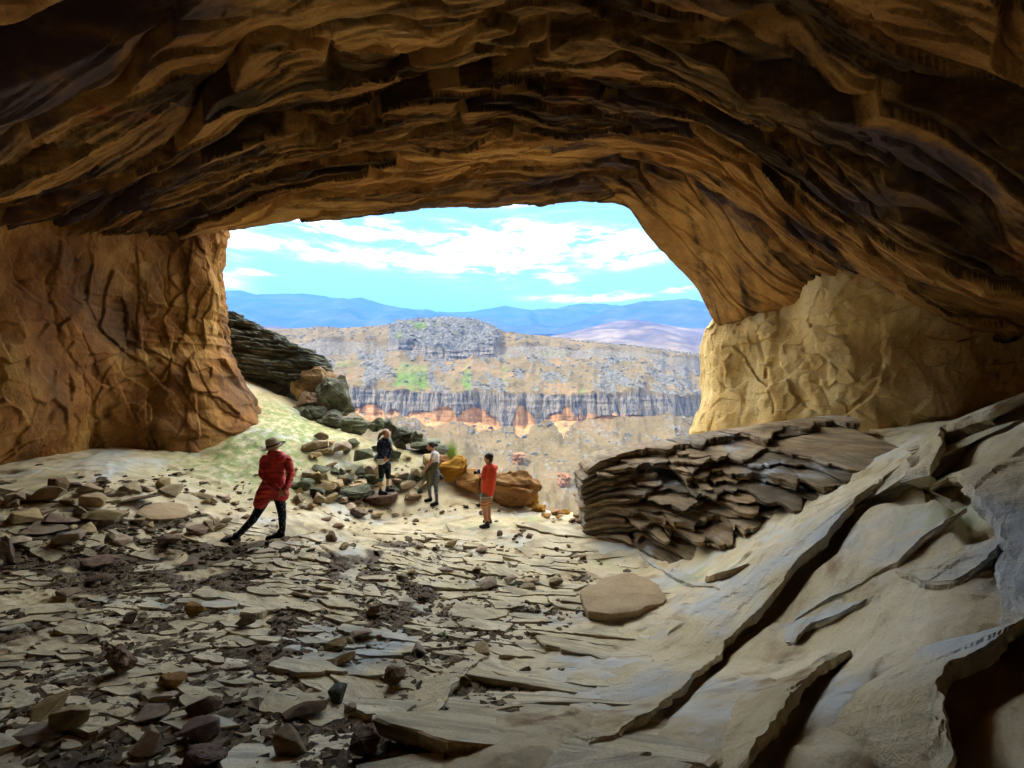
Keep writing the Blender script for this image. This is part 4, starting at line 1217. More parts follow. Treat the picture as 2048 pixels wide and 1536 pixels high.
outcrop()
POOL = {k: [stone_mesh(100 + i, M[k], 0.06 + 0.05 * (i % 2), 12 + i % 6) for i in range(10)] for k in ('stone', 'dark_stone', 'orange_stone', 'brown_stone')}
BIG = {k: [boulder_mesh(300 + i, 0.6, M[k]) for i in range(6)] for k in ('stone', 'dark_stone', 'orange_stone', 'brown_stone')}
n_st = [0]


def stone_at(px, py, wp, hp, mat='stone', label=None, group=None, name='stone', cat='stone', rz=None, big=False, dpt=None, flat=1.0, tilt=0.18, d=None, sink=0.12, idx=None):
    b = on_floor(px, py) if d is None else P(px, py, d)
    sc = b[1] / F
    n_st[0] += 1
    r_ = np.random.default_rng(1000 + n_st[0])
    pool = (BIG if big else POOL)[mat]
    me = pool[(idx if idx is not None else int(r_.integers(len(pool)))) % len(pool)]
    w_, h_ = wp * sc / 2 * 1.22, hp * sc / 2 * 1.45
    el_ = abs(b[2]) / b[1]
    dp = dpt if dpt else r_.uniform(0.6, 0.95)
    dep = w_ * dp
    h_ = max(h_ - dep * el_ * 0.55, h_ * 0.42)                # the photo's height also shows some of the top
    o_ = bpy.data.objects.new(name, me)
    COL.objects.link(o_)
    o_.scale = (w_, dep, h_)
    o_.location = (b[0], b[1] + dep * 0.7, b[2] + h_ * (1 - sink))
    gx_ = (floor_z(b[0] + .2, b[1]) - floor_z(b[0] - .2, b[1])) / 0.4
    gy_ = (floor_z(b[0], b[1] + .2) - floor_z(b[0], b[1] - .2)) / 0.4
    if d is None:
        o_.location.z = float(floor_z(o_.location.x, o_.location.y)) + h_ * (1 - sink)
    q = r_.uniform(-tilt, tilt, 2)
    o_.rotation_euler = (math.atan(gy_) * 0.7 + q[0], -math.atan(gx_) * 0.7 + q[1], rz if rz is not None else r_.uniform(-0.5, 0.5) + math.pi * r_.integers(2))
    tag(o_, label, cat, group)
    return o_


# stones of the rubble band under the left wall, from the photograph: x, foot, width, height (zoomed frame)
LB = [(45, 360, 110, 55), (165, 365, 130, 70), (232, 325, 62, 80), (345, 318, 130, 50), (370, 380, 95, 65), (65, 450, 135, 55), (170, 415, 70, 30), (190, 450, 150, 45), (330, 415, 60, 45),
      (415, 440, 120, 50), (490, 420, 80, 35), (540, 305, 105, 45), (560, 365, 160, 35), (715, 285, 70, 35), (730, 325, 125, 40), (885, 330, 85, 20), (610, 445, 55, 25), (440, 470, 80, 35),
      (370, 485, 90, 35), (260, 555, 140, 65), (480, 555, 45, 60), (520, 535, 70, 30), (855, 495, 75, 40), (920, 480, 60, 40), (955, 455, 45, 35), (1000, 445, 45, 25), (975, 475, 50, 25),
      (1085, 425, 50, 20), (1000, 345, 45, 25), (945, 360, 35, 25), (910, 360, 40, 20), (1045, 365, 40, 20), (715, 555, 110, 50), (760, 500, 60, 20), (760, 590, 60, 25), (30, 545, 120, 40),
      (120, 485, 200, 25), (280, 365, 60, 30), (250, 440, 60, 25), (450, 320, 60, 30), (500, 335, 70, 25), (660, 465, 40, 28), (820, 435, 40, 16), (640, 300, 50, 22), (300, 480, 70, 30)]
for i, (a, b, c, e) in enumerate(LB):
    stone_at(a / 2.2386, 850 + b / 2.2386, c / 2.2386, e / 2.2386, 'stone' if i % 5 not in (2,) else 'brown_stone',
             'brown angular stone in the rubble strewn below the dark left cave wall', 'rubble below the left wall')
S = lambda a, b, c, e, *k, **q: stone_at(a / 2.2386, 850 + b / 2.2386, c / 2.2386, e / 2.2386, *k, **q)
S(400, 640, 120, 50, 'brown_stone', 'flat brown stone alone on the gritty patch, left of the woman in red', big=True)
S(400, 715, 90, 35, 'brown_stone', 'small brown stone in front of the gritty patch')
S(845, 640, 90, 30, 'brown_stone', 'low dark stone on the grit nearest the woman in red')
S(260, 780, 95, 40, 'stone', 'tan stone at the far left edge of the shingled flagstones')
S(18, 630, 44, 110, 'brown_stone', 'upright dark stone cut by the left edge of the picture', big=True)
S(855, 860, 80, 55, 'orange_stone', 'small yellow stone on the shingled flagstones', sink=0.05)
S(1085, 915, 70, 55, 'brown_stone', 'stone with a bright top between shingled flagstones')
S(490, 1130, 120, 115, 'brown_stone', 'tall dark peaked rock standing on the left flagstones', big=True, sink=0.1)
S(735, 1180, 90, 70, 'orange_stone', 'orange sided block in the left foreground')
S(565, 890, 70, 45, 'brown_stone', 'small dark stone behind the curved flagstones')
S(890, 1310, 120, 85, 'brown_stone', 'brown block in the near left foreground')
S(860, 1425, 150, 100, 'brown_stone', 'dark shaded block below the brown block in the left foreground')
S(870, 1545, 170, 100, 'brown_stone', 'dark rock at the bottom edge of the picture, left of centre', big=True)
S(1340, 1320, 170, 75, 'brown_stone', 'broad rusty brown stone at the end of the grit, centre left foreground')
S(1275, 1500, 150, 125, 'stone', 'pale upright block at the bottom of the picture')
S(630, 1490, 140, 100, 'stone', 'pale tilted block at the lower left')
S(270, 1395, 130, 120, 'stone', 'squat tan block in the lower left corner')
S(150, 1315, 150, 72, 'stone', 'pale slab stone in the lower left corner, behind the tilted slab')
S(110, 1425, 180, 62, 'stone', 'tilted pale slab stone nearest the lower left corner')
S(645, 1335, 145, 65, 'stone', 'wide light grey stone among the lower left blocks')
S(700, 1258, 110, 58, 'stone', 'light grey stone behind the wide lower left stone')
T7 = lambda a, b, c, e, *k, **q: stone_at(600 + a / 2.56, 1000 + b / 2.56, c / 2.56, e / 2.56, *k, **q)
T7(475, 965, 100, 105, 'brown_stone', 'round dark brown rock in the centre foreground', big=True, sink=0.06, dpt=0.9)
T7(310, 1350, 140, 165, 'brown_stone', 'large rounded brown rock at the bottom edge', big=True, sink=0.08, dpt=0.9)
T7(175, 1050, 115, 85, 'dark_stone', 'blue grey slab of stone propped in the centre left foreground', tilt=0.1, idx=3)
T7(300, 722, 105, 62, 'stone', 'pale topped stone with a dark brown side, centre left')
T7(585, 792, 110, 70, 'stone', 'pale grey block beside the grit, centre foreground')
T7(950, 797, 115, 60, 'stone', 'pale block at the right end of the grit')
T7(800, 1170, 115, 62, 'brown_stone', 'brown stone at the tip of the long shelf, bottom centre')
T7(360, 602, 90, 60, 'brown_stone', 'reddish brown stone on the near plates, centre left')
T7(630, 522, 58, 38, 'brown_stone', 'small reddish stone on a pale plate')
T7(1020, 190, 30, 28, 'brown_stone', 'small red stone in front of the photographer')
for (a, b, c, e) in ((250, 742, 80, 40), (170, 777, 110, 55), (830, 792, 45, 45), (950, 452, 110, 42), (520, 412, 60, 30), (560, 387, 60, 25), (740, 377, 100, 32), (905, 372, 42, 25), (600, 257, 60, 30),
                     (405, 217, 65, 22), (1305, 442, 80, 36), (1185, 432, 90, 30), (1080, 432, 70, 40), (1165, 462, 85, 30), (215, 852, 100, 60), (840, 962, 70, 55), (250, 1102, 60, 50), (215, 267, 90, 40),
                     (780, 250, 60, 40), (920, 270, 70, 30), (860, 300, 60, 22), (480, 680, 30, 18), (555, 692, 26, 16), (660, 770, 26, 16), (710, 760, 30, 22), (405, 715, 44, 22), (1140, 135, 20, 14),
                     (1315, 262, 24, 18), (1375, 247, 22, 14), (1245, 300, 24, 18), (1395, 305, 20, 14), (1450, 312, 34, 24), (1365, 195, 16, 12), (1335, 880, 44, 22), (1680, 375, 40, 16), (1095, 210, 20, 14)):
    T7(a, b, c, e, 'brown_stone' if c < 60 else 'stone', 'small loose stone lying on the plates in the middle of the cave floor', 'loose stones on the middle floor')
T3 = lambda a, b, c, e, *k, **q: stone_at(400 + a / 2.56, 780 + b / 2.56, c / 2.56, e / 2.56, *k, **q)
T3(635, 312, 82, 50, 'dark_stone', 'olive block on a flat stone at the foot of the green slope')
T3(830, 402, 92, 72, 'dark_stone', 'mossy yellow green block left of the woman on the stone', idx=1)
T3(778, 580, 145, 72, 'dark_stone', 'grey green rock touching the stone the woman stands on', big=True)
T3(660, 582, 70, 40, 'stone', 'pale tilted stone behind the flat slab')
T3(770, 627, 100, 40, 'stone', 'pale flat stone right of the long flat slab')
T3(795, 657, 95, 42, 'brown_stone', 'brown stone between the flat slab and the pale floor')
T3(1085, 587, 80, 32, 'brown_stone', 'brown stone at the feet of the woman with the tied jacket')
DB = [(535, 192, 115, 92), (660, 212, 150, 86), (785, 248, 140, 86), (905, 222, 100, 64), (1020, 277, 120, 66), (1095, 292, 90, 60), (1010, 332, 90, 84), (1145, 312, 150, 56), (1165, 372, 150, 60), (1040, 412, 95, 72),
      (960, 215, 80, 50), (590, 160, 90, 60), (470, 150, 80, 50), (1230, 330, 70, 40)]
for i, (a, b, c, e) in enumerate(DB):
    T3(a, b, c, e, 'dark_stone', 'dark lichened boulder in the row running down the far edge of the floor', 'line of dark boulders along the far edge', 'boulder', 'boulder', big=True, sink=0.05,
       d=float(np.interp(400 + a / 2.56, [590, 700, 800, 900], [13.0, 12.6, 12.2, 11.6])))
# boulders under the outcrop
for (px, py, w_, h_, mt, d, lb) in ((636, 818, 60, 70, 'brown_stone', 13.6, 'reddish brown boulder propping the dark outcrop'), (664, 832, 54, 62, 'dark_stone', 13.2, 'olive boulder right of the reddish one below the outcrop'),
                                    (594, 800, 36, 34, 'stone', 13.6, 'small pale stone in the gap under the outcrop'), (610, 822, 44, 30, 'brown_stone', 13.2, 'low brown stone under the outcrop'),
                                    (540, 806, 60, 36, 'dark_stone', 13.8, 'dark stone in the shade under the outcrop'), (500, 800, 70, 40, 'dark_stone', 14.2, 'dark stone beside the pillar under the outcrop')):
    stone_at(px, py, w_, h_, mt, lb, None, 'boulder', 'boulder', big=True, d=d)
# orange slabs at the lip
for (a, b, c, e, lb, ix) in ((1290, 500, 140, 125, 'ochre boulder behind the woman with the tied jacket', 0), (1400, 545, 170, 95, 'long ochre slab left of the photographer', 1),
                             (1600, 612, 270, 165, 'largest orange slab, leaning at the lip right of the photographer', 2), (1690, 605, 84, 84, 'yellow rounded block at the end of the orange slab', 3),
                             (1220, 440, 90, 70, 'olive brown boulder at the left end of the orange slabs', 4)):
    T3(a, b, c, e, 'orange_stone', lb, None, 'boulder', 'boulder', big=True, sink=0.1, idx=ix, rz=0.0 if a == 1600 else None, tilt=0.1)
for (a, b, c, e) in ((1310, 620, 160, 110), (1340, 692, 150, 72), (1480, 722, 140, 62), (1180, 722, 115, 72), (1215, 802, 135, 62), (1290, 742, 90, 62), (1470, 832, 105, 52), (1390, 832, 120, 52), (1290, 862, 100, 42),
                     (1410, 872, 75, 32), (1580, 862, 115, 62), (1540, 912, 75, 42), (1605, 922, 62, 42), (1560, 640, 75, 62), (1420, 670, 90, 50), (1345, 770, 100, 50)):
    stone_at(830 + a / 4.876, 860 + b / 4.876, c / 4.876, e / 4.876, 'orange_stone' if (a + b) % 3 else 'stone', 'tan stone in the small pile between the orange slab and the layered ledge', 'pile of tan stones by the ledge', big=c > 120)

# the remaining rubble: placed at random where the photograph shows loose stones
def in_poly(x, y, poly):
    c = False
    for (x1_, y1_), (x2_, y2_) in zip(poly, poly[1:] + poly[:1]):
        if (y1_ > y) != (y2_ > y) and x < (x2_ - x1_) * (y - y1_) / (y2_ - y1_) + x1_:
            c = not c
    return c


r2 = random.Random(3)
def scatter(poly, n, smin, smax, mats, label, group):
    xs, ys = [p[0] for p in poly], [p[1] for p in poly]
    k = 0
    while k < n:
        x, y = r2.uniform(min(xs), max(xs)), r2.uniform(min(ys), max(ys))
        if not in_poly(x, y, poly):
            continue
        s = smin + (smax - smin) * r2.random() ** 2.2
        stone_at(x, y, s, s * r2.uniform(0.35, 0.7), r2.choice(mats), label, group)
        k += 1


scatter([(620, 880), (740, 890), (860, 940), (880, 985), (740, 1010), (600, 1040), (560, 960)], 96, 12, 40, ['stone', 'stone', 'dark_stone'], 'small grey green stone in the scree below the far boulders', 'scree below the far boulders')
scatter([(0, 960), (300, 950), (430, 980), (500, 1040), (420, 1060), (200, 1050), (0, 1090)], 34, 8, 26, ['stone', 'stone', 'brown_stone'], 'brown angular stone in the rubble strewn below the dark left cave wall', 'rubble below the left wall')
scatter([(560, 1010), (800, 1010), (760, 1080), (640, 1090), (560, 1060)], 24, 8, 26, ['stone', 'brown_stone'], 'small stone between the standing slab and the red coated woman', 'stones between the walkers')


# two boulders that broke off and rolled down the far slope
kx, ky = 1024 + F * wx / wy, 768 - F * wz / wy
for (px_, py_, wpx, mt, lb) in ((1036, 925, 34, 'orange_stone', 'orange boulder alone on the far slope, above the photographer\'s right'), (1130, 966, 32, 'brown_stone', 'grey and orange boulder on the far slope just left of the layered ledge')):
    k = np.argmin(np.where((Hd > 60) & (Hd < 320), np.hypot(kx - px_, ky - py_), 1e9))
    q = np.array((wx.ravel()[k], wy.ravel()[k], wz.ravel()[k]))
    fb = boulder_mesh(500 + int(px_), 0.8, M['far_boulder'])
    o_ = link(fb, 'boulder', None)
    s_ = wpx / F * q[1] / 2
    o_.location, o_.scale, o_.rotation_euler = (q[0], q[1], q[2] + s_ * 0.5), (s_, s_ * 0.9, s_ * 0.85), (0.2, 0.3, 0.4)
    tag(o_, lb, 'boulder')

# --- labels that tell the stones of a heap apart: by row and by their order in it, as the camera sees them
SHORT = {'rubble below the left wall': 'left wall rubble', 'loose stones on the middle floor': 'stones strewn mid floor', 'line of dark boulders along the far edge': 'far edge line',
         'pile of tan stones by the ledge': 'pile beside the ledge', 'scree below the far boulders': 'far boulders\' scree', 'stones between the walkers': 'stones between the walkers'}
ORD = ['leftmost', 'second', 'third', 'fourth', 'fifth', 'sixth', 'seventh', 'eighth', 'ninth', 'tenth', 'eleventh', 'twelfth', 'thirteenth', 'fourteenth', 'fifteenth', 'sixteenth']
ROW = ['back', 'second', 'third', 'fourth', 'fifth', 'sixth', 'seventh', 'eighth']
HUE = {'loose_stone': 'tan', 'brown_stone': 'brown', 'dark_lichen_stone': 'grey green', 'orange_stone': 'orange'}
groups = {}
for o_ in list(COL.objects):
    if o_.get('group') and o_.type == 'MESH':
        groups.setdefault(o_['group'], []).append(o_)
for g, mem in groups.items():
    yx = [(px_of(np.array(o_.location)), o_) for o_ in mem]
    yx.sort(key=lambda q: q[0][1])
    nb = max(1, math.ceil(len(yx) / 12))
    for r0 in range(nb):
        rowm = sorted(yx[len(yx) * r0 // nb:len(yx) * (r0 + 1) // nb], key=lambda q: q[0][0])
        for i0, (_, o_) in enumerate(rowm):
            hue = HUE.get(o_.data.materials[0].name, 'tan')
            what = o_.name.split('.')[0]
            sh = SHORT[g]
            where = f'in the {ROW[r0]} row of the {sh}' if nb > 1 else f'in the {sh}'
            o_['label'] = f'{hue} {what}, {ORD[i0]}{" from the left" if i0 else ""} {where}'

# flat slabs that carry people, and the tan slab
def flat_slab(outl, th, mat, label, cat='slab', lift=0.0, seed=1.0, name='stone_slab', tilt=(0, 0), drop=0.03, d=None):
    pts = np.array([on_floor(*p) for p in outl])
    c = pts.mean(0)
    ang = np.arctan2(pts[:, 1] - c[1], pts[:, 0] - c[0])
    o_ = np.argsort(ang)
    ang, rad = ang[o_], np.linalg.norm(pts[o_, :2] - c[:2], axis=1)
    na, nr = 56, 7
    a = np.linspace(-math.pi, math.pi, na, endpoint=False)
    r_ = np.interp(a, np.r_[ang - 2 * math.pi, ang, ang + 2 * math.pi], np.r_[rad, rad, rad])
    r_ *= 1 + 0.06 * fbm(np.cos(a) * 2.2 + seed, np.sin(a) * 2.2, 1.0, 4, 0.6)
    V = [np.array([[0, 0, 0]])]
    for k in range(1, nr + 1):
        f = k / nr
        V.append(np.c_[np.cos(a) * r_ * f, np.sin(a) * r_ * f, 0 * a])
    for (f, dz) in ((1.012, -0.15), (1.0, -0.5), (0.96, -1.0)):
        V.append(np.c_[np.cos(a) * r_ * f, np.sin(a) * r_ * f, 0 * a + dz * th])
    V = np.concatenate(V)
    nt = 1 + na * nr
    V[:nt, 2] += 0.012 * fbm(V[:nt, 0] * 3, V[:nt, 1] * 3, seed, 4) * 1.3
    V[nt - na:nt, 2] -= min(0.012, th * .2)
    zb = floor_z(V[:, 0] + c[0], V[:, 1] + c[1])
    pl = np.polyfit(V[:nt, 0], zb[:nt], 1)[0], np.polyfit(V[:nt, 1], zb[:nt], 1)[0]
    V[:, 2] += (pl[0] + tilt[0]) * V[:, 0] + (pl[1] + tilt[1]) * V[:, 1]
    fc = [[0, 1 + k, 1 + (k + 1) % na] for k in range(na)]
    q = []
    for r0 in range(nr + 2):
        b0 = 1 + r0 * na
        for k in range(na):
            q.append([b0 + k, b0 + na + k, b0 + na + (k + 1) % na, b0 + (k + 1) % na])
    me = mesh_np(name, V, [np.array(fc), np.array(q)])
    ob = link(me, name, mat)
    base = float(np.median(zb[:nt] - (pl[0] * V[:nt, 0] + pl[1] * V[:nt, 1])))
    ob.location = (c[0], c[1], base + th - drop + lift)
    tag(ob, label, cat)
    return ob


flat_slab([(560, 1060), (575, 1078), (620, 1068), (668, 1044), (640, 1030), (590, 1032), (565, 1045)], 0.10, M['plate'], 'long pale flat slab under the right foot of the woman in red', seed=2.0)
flat_slab([(285, 1022), (300, 1042), (340, 1045), (372, 1028), (365, 1014), (310, 1010)], 0.10, M['tan_slab'], 'flat pinkish slab in the middle of the left rubble', seed=3.0)
u_, v_ = np.meshgrid(np.linspace(-1, 1, 30), np.linspace(-1, 1, 12), indexing='ij')
rad_ = 1 + 0.14 * fbm(u_ * 1.5 + 8, v_ * 1.5, 2.0, 3)
sx_, sy_ = u_ * 0.45 * rad_ * (1 - 0.12 * v_ ** 2), v_ * 0.24 * rad_ * (1 - 0.2 * np.abs(u_) ** 3)
stand = link(slab_mesh('stone_slab', np.stack([sx_, sy_, 0.012 * fbm(sx_ * 4, sy_ * 4, 3.0, 3) + 0.10 * sx_], 2), 0.24, 0.05, 0.02, 4.0), 'stone_slab', M['brown_stone'])
tag(stand, 'thick brown stone the ponytailed woman stands on', 'slab')
flat_slab([(1165, 1215), (1180, 1240), (1235, 1246), (1290, 1226), (1318, 1190), (1300, 1175), (1265, 1166), (1195, 1186)], 0.17, M['tan_slab'], 'broad tan slab lying loose on the smooth floor, right of centre', seed=5.0, tilt=(0.02, 0.04))

# --- flagstones: the floor's top bed, broken into plates (cells of a stretched, bent Voronoi pattern)
rq = np.random.default_rng(21)
SX = 0.50
cand = []
for _ in range(12000):
    y = 1.35 + 7.6 * rq.random() ** 1.15
    x = rq.uniform(-1.5 * y, 0.62 * y)
    cand.append((x, y))
cand = np.array(cand)
gmv = gravel_mask(cand[:, 0], cand[:, 1])
cand = cand[gmv > 0.2]
big_zone = fbm(cand[:, 0] * 0.6, cand[:, 1] * 0.6, 60.0, 2)
seeds = []
for (x, y), bz in zip(cand, big_zone):
    rmin = (0.085 + 0.17 * np.clip(bz + 0.45, 0, 1.3) ** 1.5 + 0.10 * sstep(-2.2, -0.8, x)) * (0.8 + 0.05 * y) * rq.choice((0.45, 0.7, 0.9, 1.3, 1.9))
    if all(((x - a) * SX) ** 2 + (y - b) ** 2 > ((rmin + c) / 2) ** 2 for a, b, c in seeds):
        seeds.append((x, y, rmin))
sd = np.array(seeds)
bend = lambda x, y: (x * SX + 0.12 * np.sin(y * 1.3), y + 0.10 * x + 0.09 * np.sin(x * 1.6 + 0.7))
pts2 = np.c_[bend(sd[:, 0], sd[:, 1])]
r3 = np.random.default_rng(8)


def cell(i):
    p = pts2[i]
    dist = np.linalg.norm(pts2 - p, axis=1)
    o_ = np.argsort(dist)[1:22]
    poly = [p + np.array(q) * 0.55 for q in ((-1, -1), (1, -1), (1, 1), (-1, 1))]
    for j in o_:
        n_ = pts2[j] - p
        mid = (pts2[j] + p) / 2
        out = []
        for a, b in zip(poly, poly[1:] + poly[:1]):
            da, db = (a - mid) @ n_, (b - mid) @ n_
            if da <= 0:
                out.append(a)
            if da * db < 0:
                out.append(a + (b - a) * da / (da - db))
        poly = out
        if len(poly) < 3:
            return None
    return np.array(poly)


plates = []
for i in range(len(sd)):
    x, y, _ = sd[i]
    px, py = px_of((x, y, float(floor_tps(x, y))))
    grit = math.exp(-((x + 4.6) / 1.5) ** 2 - ((y - 5.2) / 0.9) ** 2)
    keep = 0.74 - 0.8 * grit - 0.15 * (0.9 < x) - 0.3 * max(0, min(1, (1060 - py) / 60))
    if perlin(x * 1.1, y * 1.3, 70.0) * 1.5 + r3.random() * 0.55 > keep - 0.12 + 0.2 * (y < 3.2) * (x < -0.5):
        continue
    c = cell(i)
    if c is None:
        continue
    off_ = c - pts2[i]
    c = np.c_[x + off_[:, 0] / SX, y + off_[:, 1] - 0.10 * off_[:, 0] / SX]
    plates.append((px, py, x, y, c))
plates.sort(key=lambda q: q[3])


def plate_mesh(i, x, y, c):
    cen = c.mean(0)
    c = cen + (c - cen) * r3.uniform(0.92, 1.2)
    c = c + r3.normal(0, 0.09, c.shape) * np.linalg.norm(c - cen, axis=1)[:, None]
    per = np.linalg.norm(c - np.roll(c, -1, 0), axis=1).sum()
    n = int(np.clip(per / 0.055, 12, 36))
    cc = np.vstack([c, c[:1]])
    t = np.r_[0, np.cumsum(np.linalg.norm(np.diff(cc, axis=0), axis=1))]
    s = np.linspace(0, t[-1], n, endpoint=False)
    e = np.c_[np.interp(s, t, cc[:, 0]), np.interp(s, t, cc[:, 1])]
    rad = np.linalg.norm(e - cen, axis=1).mean()
    wob = 1 + 0.20 * fbm(e[:, 0] * 6.0, e[:, 1] * 6.0, i * 0.37, 4, 0.75)
    e = cen + (e - cen) * wob[:, None]
    th = r3.uniform(0.008, 0.03) + 0.04 * r3.random() ** 5
    tx, ty = r3.normal(0, 0.03), r3.normal(-0.035, 0.035)        # the near edge tends to lift, like shingles
    z0 = float(floor_z(*cen)) - 0.02 + th * 0.75
    gx_ = float(floor_z(cen[0] + .2, cen[1]) - floor_z(cen[0] - .2, cen[1])) / 0.4
    gy_ = float(floor_z(cen[0], cen[1] + .2) - floor_z(cen[0], cen[1] - .2)) / 0.4
    zp = lambda q: (gx_ + tx) * (q[:, 0] - cen[0]) + (gy_ + ty) * (q[:, 1] - cen[1])
    m1 = cen + (e - cen) * 0.965
    m2 = cen + (e - cen) * 0.5
    lo = cen + (e - cen) * 0.96
    V = np.concatenate([np.r_[cen, 0.004][None], np.c_[m2, zp(m2) + 0.0015 * r3.normal(size=n)], np.c_[m1, zp(m1) + 0.0015 * r3.normal(size=n)], np.c_[e, zp(e) - th * 0.3], np.c_[lo, zp(lo) - th - 0.05]])
    V[:, :2] -= cen
    k = np.arange(n)
    k2 = (k + 1) % n
    fc = [np.c_[0 * k, 1 + k, 1 + k2]] + [np.c_[1 + a * n + k, 1 + (a + 1) * n + k, 1 + (a + 1) * n + k2, 1 + a * n + k2] for a in range(3)]
    return mesh_np('flagstone', V, fc), (cen[0], cen[1], z0)


for i, (px, py, x, y, c) in enumerate(plates[:300]):
    me, loc = plate_mesh(i, x, y, c)
    o_ = link(me, 'flagstone', M['plate'], cave_floor)
    o_.location = loc
rest = [plate_mesh(i + 300, *q[2:]) for i, q in enumerate(plates[300:])]
if rest:
    bm = bmesh.new()
    for me, loc in rest:
        me.transform(Matrix.Translation(loc))
        bm.from_mesh(me)
        bpy.data.meshes.remove(me)
    me = bpy.data.meshes.new('farther_flagstones')
    bm.to_mesh(me)
    bm.free()
    o_ = link(me, 'flagstone_rubble', M['plate'], cave_floor)
    o_['kind'] = 'stuff'
print('plates', len(plates))

# --- grit and small chips between the plates: one object of stuff
NG = 25000
rg = np.random.default_rng(31)
gy_ = 1.25 + 6.5 * rg.random(NG * 3) ** 1.5
gx_ = rg.uniform(-1.45, 0.55, NG * 3) * gy_
pr = gravel_mask(gx_, gy_) * sstep(-0.25, 0.35, fbm(gx_ * 0.9, gy_ * 1.2, 80.0, 3) + 0.2)
sel = rg.random(NG * 3) < pr
gx_, gy_ = gx_[sel][:NG], gy_[sel][:NG]
ex_ = rg.uniform(-0.6, 0.5, 500) * 7
base_v = np.array([(-1, -.7, -.5), (.9, -1, -.6), (1, .8, -.5), (-.8, 1, -.6), (-.6, -.5, .6), (.55, -.6, .75), (.7, .5, .5), (-.5, .7, .7)], float)
base_f = np.array([(0, 3, 2, 1), (4, 5, 6, 7), (0, 1, 5, 4), (1, 2, 6, 5), (2, 3, 7, 6), (3, 0, 4, 7)])
main_n = len(gx_)
qx, qy = [], []
for px_, py_ in zip(rg.uniform(0, 1120, 1700), rg.uniform(930, 1110, 1700)):            # sparse chips over the bare rock behind
    if py_ > 930 + 0.0 * px_ and fbm(px_ / 90.0, py_ / 40.0, 5.0, 2) > -0.1 + 0.25 * (px_ > 850):
        w_ = on_floor(px_, py_, 4.0)
        qx.append(w_[0])
        qy.append(w_[1])
gx_, gy_ = np.r_[gx_, qx], np.r_[gy_, qy]
n = len(gx_)
sz = 0.006 + 0.034 * rg.random(n) ** 3.2
sz[main_n:] = 0.012 + 0.05 * rg.random(n - main_n) ** 3
V = base_v[None] * (1 + 0.4 * rg.normal(size=(n, 8, 3)))
V *= (sz[:, None] * np.c_[rg.uniform(.8, 1.6, n), rg.uniform(.8, 1.4, n), rg.uniform(.35, .8, n)])[:, None, :]
an = rg.uniform(0, 6.28, n)
ca, sa = np.cos(an)[:, None], np.sin(an)[:, None]
V = np.stack([V[..., 0] * ca - V[..., 1] * sa, V[..., 0] * sa + V[..., 1] * ca, V[..., 2]], 2)
gz_ = floor_z(gx_, gy_) - 0.028 + sz * 0.5
gz_[main_n:] += 0.02
V += np.stack([gx_, gy_, gz_], 1)[:, None, :]
FC = (base_f[None] + 8 * np.arange(n)[:, None, None]).reshape(-1, 4)
gr = link(mesh_np('gravel', V.reshape(-1, 3), FC), 'gravel', M['gravel'])
tag(gr, 'dark grit and stone chips between the flagstones', None, None, 'stuff')
# ------------------------------------------------------------------ people
def blob_mesh(name, prims, voxel, mat, smooth=2, parent=None):
    """prims: ('c', p0, r0, p1, r1[, yscale]) tapered capsules or ('e', centre, (rx, ry, rz)) - fused to one continuous skin"""
    bm = bmesh.new()
    for p in prims:
        if p[0] == 'e':
            c, r = Vector(p[1]), p[2]
            rot = p[3] if len(p) > 3 else Matrix.Identity(3)
            bmesh.ops.create_icosphere(bm, subdivisions=3, radius=1.0, matrix=Matrix.Translation(c) @ rot.to_4x4() @ Matrix.Diagonal((*r, 1)))
        else:
            a, ra, b, rb = Vector(p[1]), p[2], Vector(p[3]), p[4]
            ys = p[5] if len(p) > 5 else 1.0
            d = b - a
            L = max(d.length, 1e-5)
            q = d.to_track_quat('Z', 'X').to_matrix()
            rings, na = [], 14
            for ph in np.linspace(-math.pi / 2, 0, 4):
                rings.append((ra * math.sin(ph), ra * math.cos(ph)))
            for ph in np.linspace(0, math.pi / 2, 4):
                rings.append((L + rb * math.sin(ph), rb * math.cos(ph)))
            vs_ = []
            for z, r in rings:
                r = max(r, 0.0004)
                row = []
                for k in range(na):
                    an_ = 2 * math.pi * k / na
                    v = q @ Vector((r * math.cos(an_), r * math.sin(an_), z))
                    v.y *= ys
                    row.append(bm.verts.new(a + v if ys == 1 else Vector((a.x + v.x, a.y + v.y, a.z + v.z))))
                vs_.append(row)
            for r0, r1 in zip(vs_[:-1], vs_[1:]):
                for k in range(na):
                    bm.faces.new((r0[k], r0[(k + 1) % na], r1[(k + 1) % na], r1[k]))
            bm.faces.new(vs_[0][::-1])
            bm.faces.new(vs_[-1])
    me = bpy.data.meshes.new(name)
    bm.to_mesh(me)
    bm.free()
    o_ = bpy.data.objects.new(name, me)
    COL.objects.link(o_)
    md = o_.modifiers.new('r', 'REMESH')
    md.mode = 'VOXEL'
    md.voxel_size = voxel
    dg = bpy.context.evaluated_depsgraph_get()
    me2 = bpy.data.meshes.new_from_object(o_.evaluated_get(dg))
    o_.modifiers.clear()
    bm = bmesh.new()
    bm.from_mesh(me2)
    for _ in range(smooth):
        bmesh.ops.smooth_vert(bm, verts=bm.verts, factor=0.5, use_axis_x=True, use_axis_y=True, use_axis_z=True)
    for f in bm.faces:
        f.smooth = True
    bm.to_mesh(me2)
    bm.free()
    me2.name = name
    o_.data = me2
    bpy.data.meshes.remove(me)
    me2.materials.clear()
    me2.materials.append(mat)
    if parent:
        o_.parent = parent
    return o_


def chain(pts, ys=1.0):
    return [('c', p[0], p[1], q[0], q[1], ys) for p, q in zip(pts[:-1], pts[1:])]


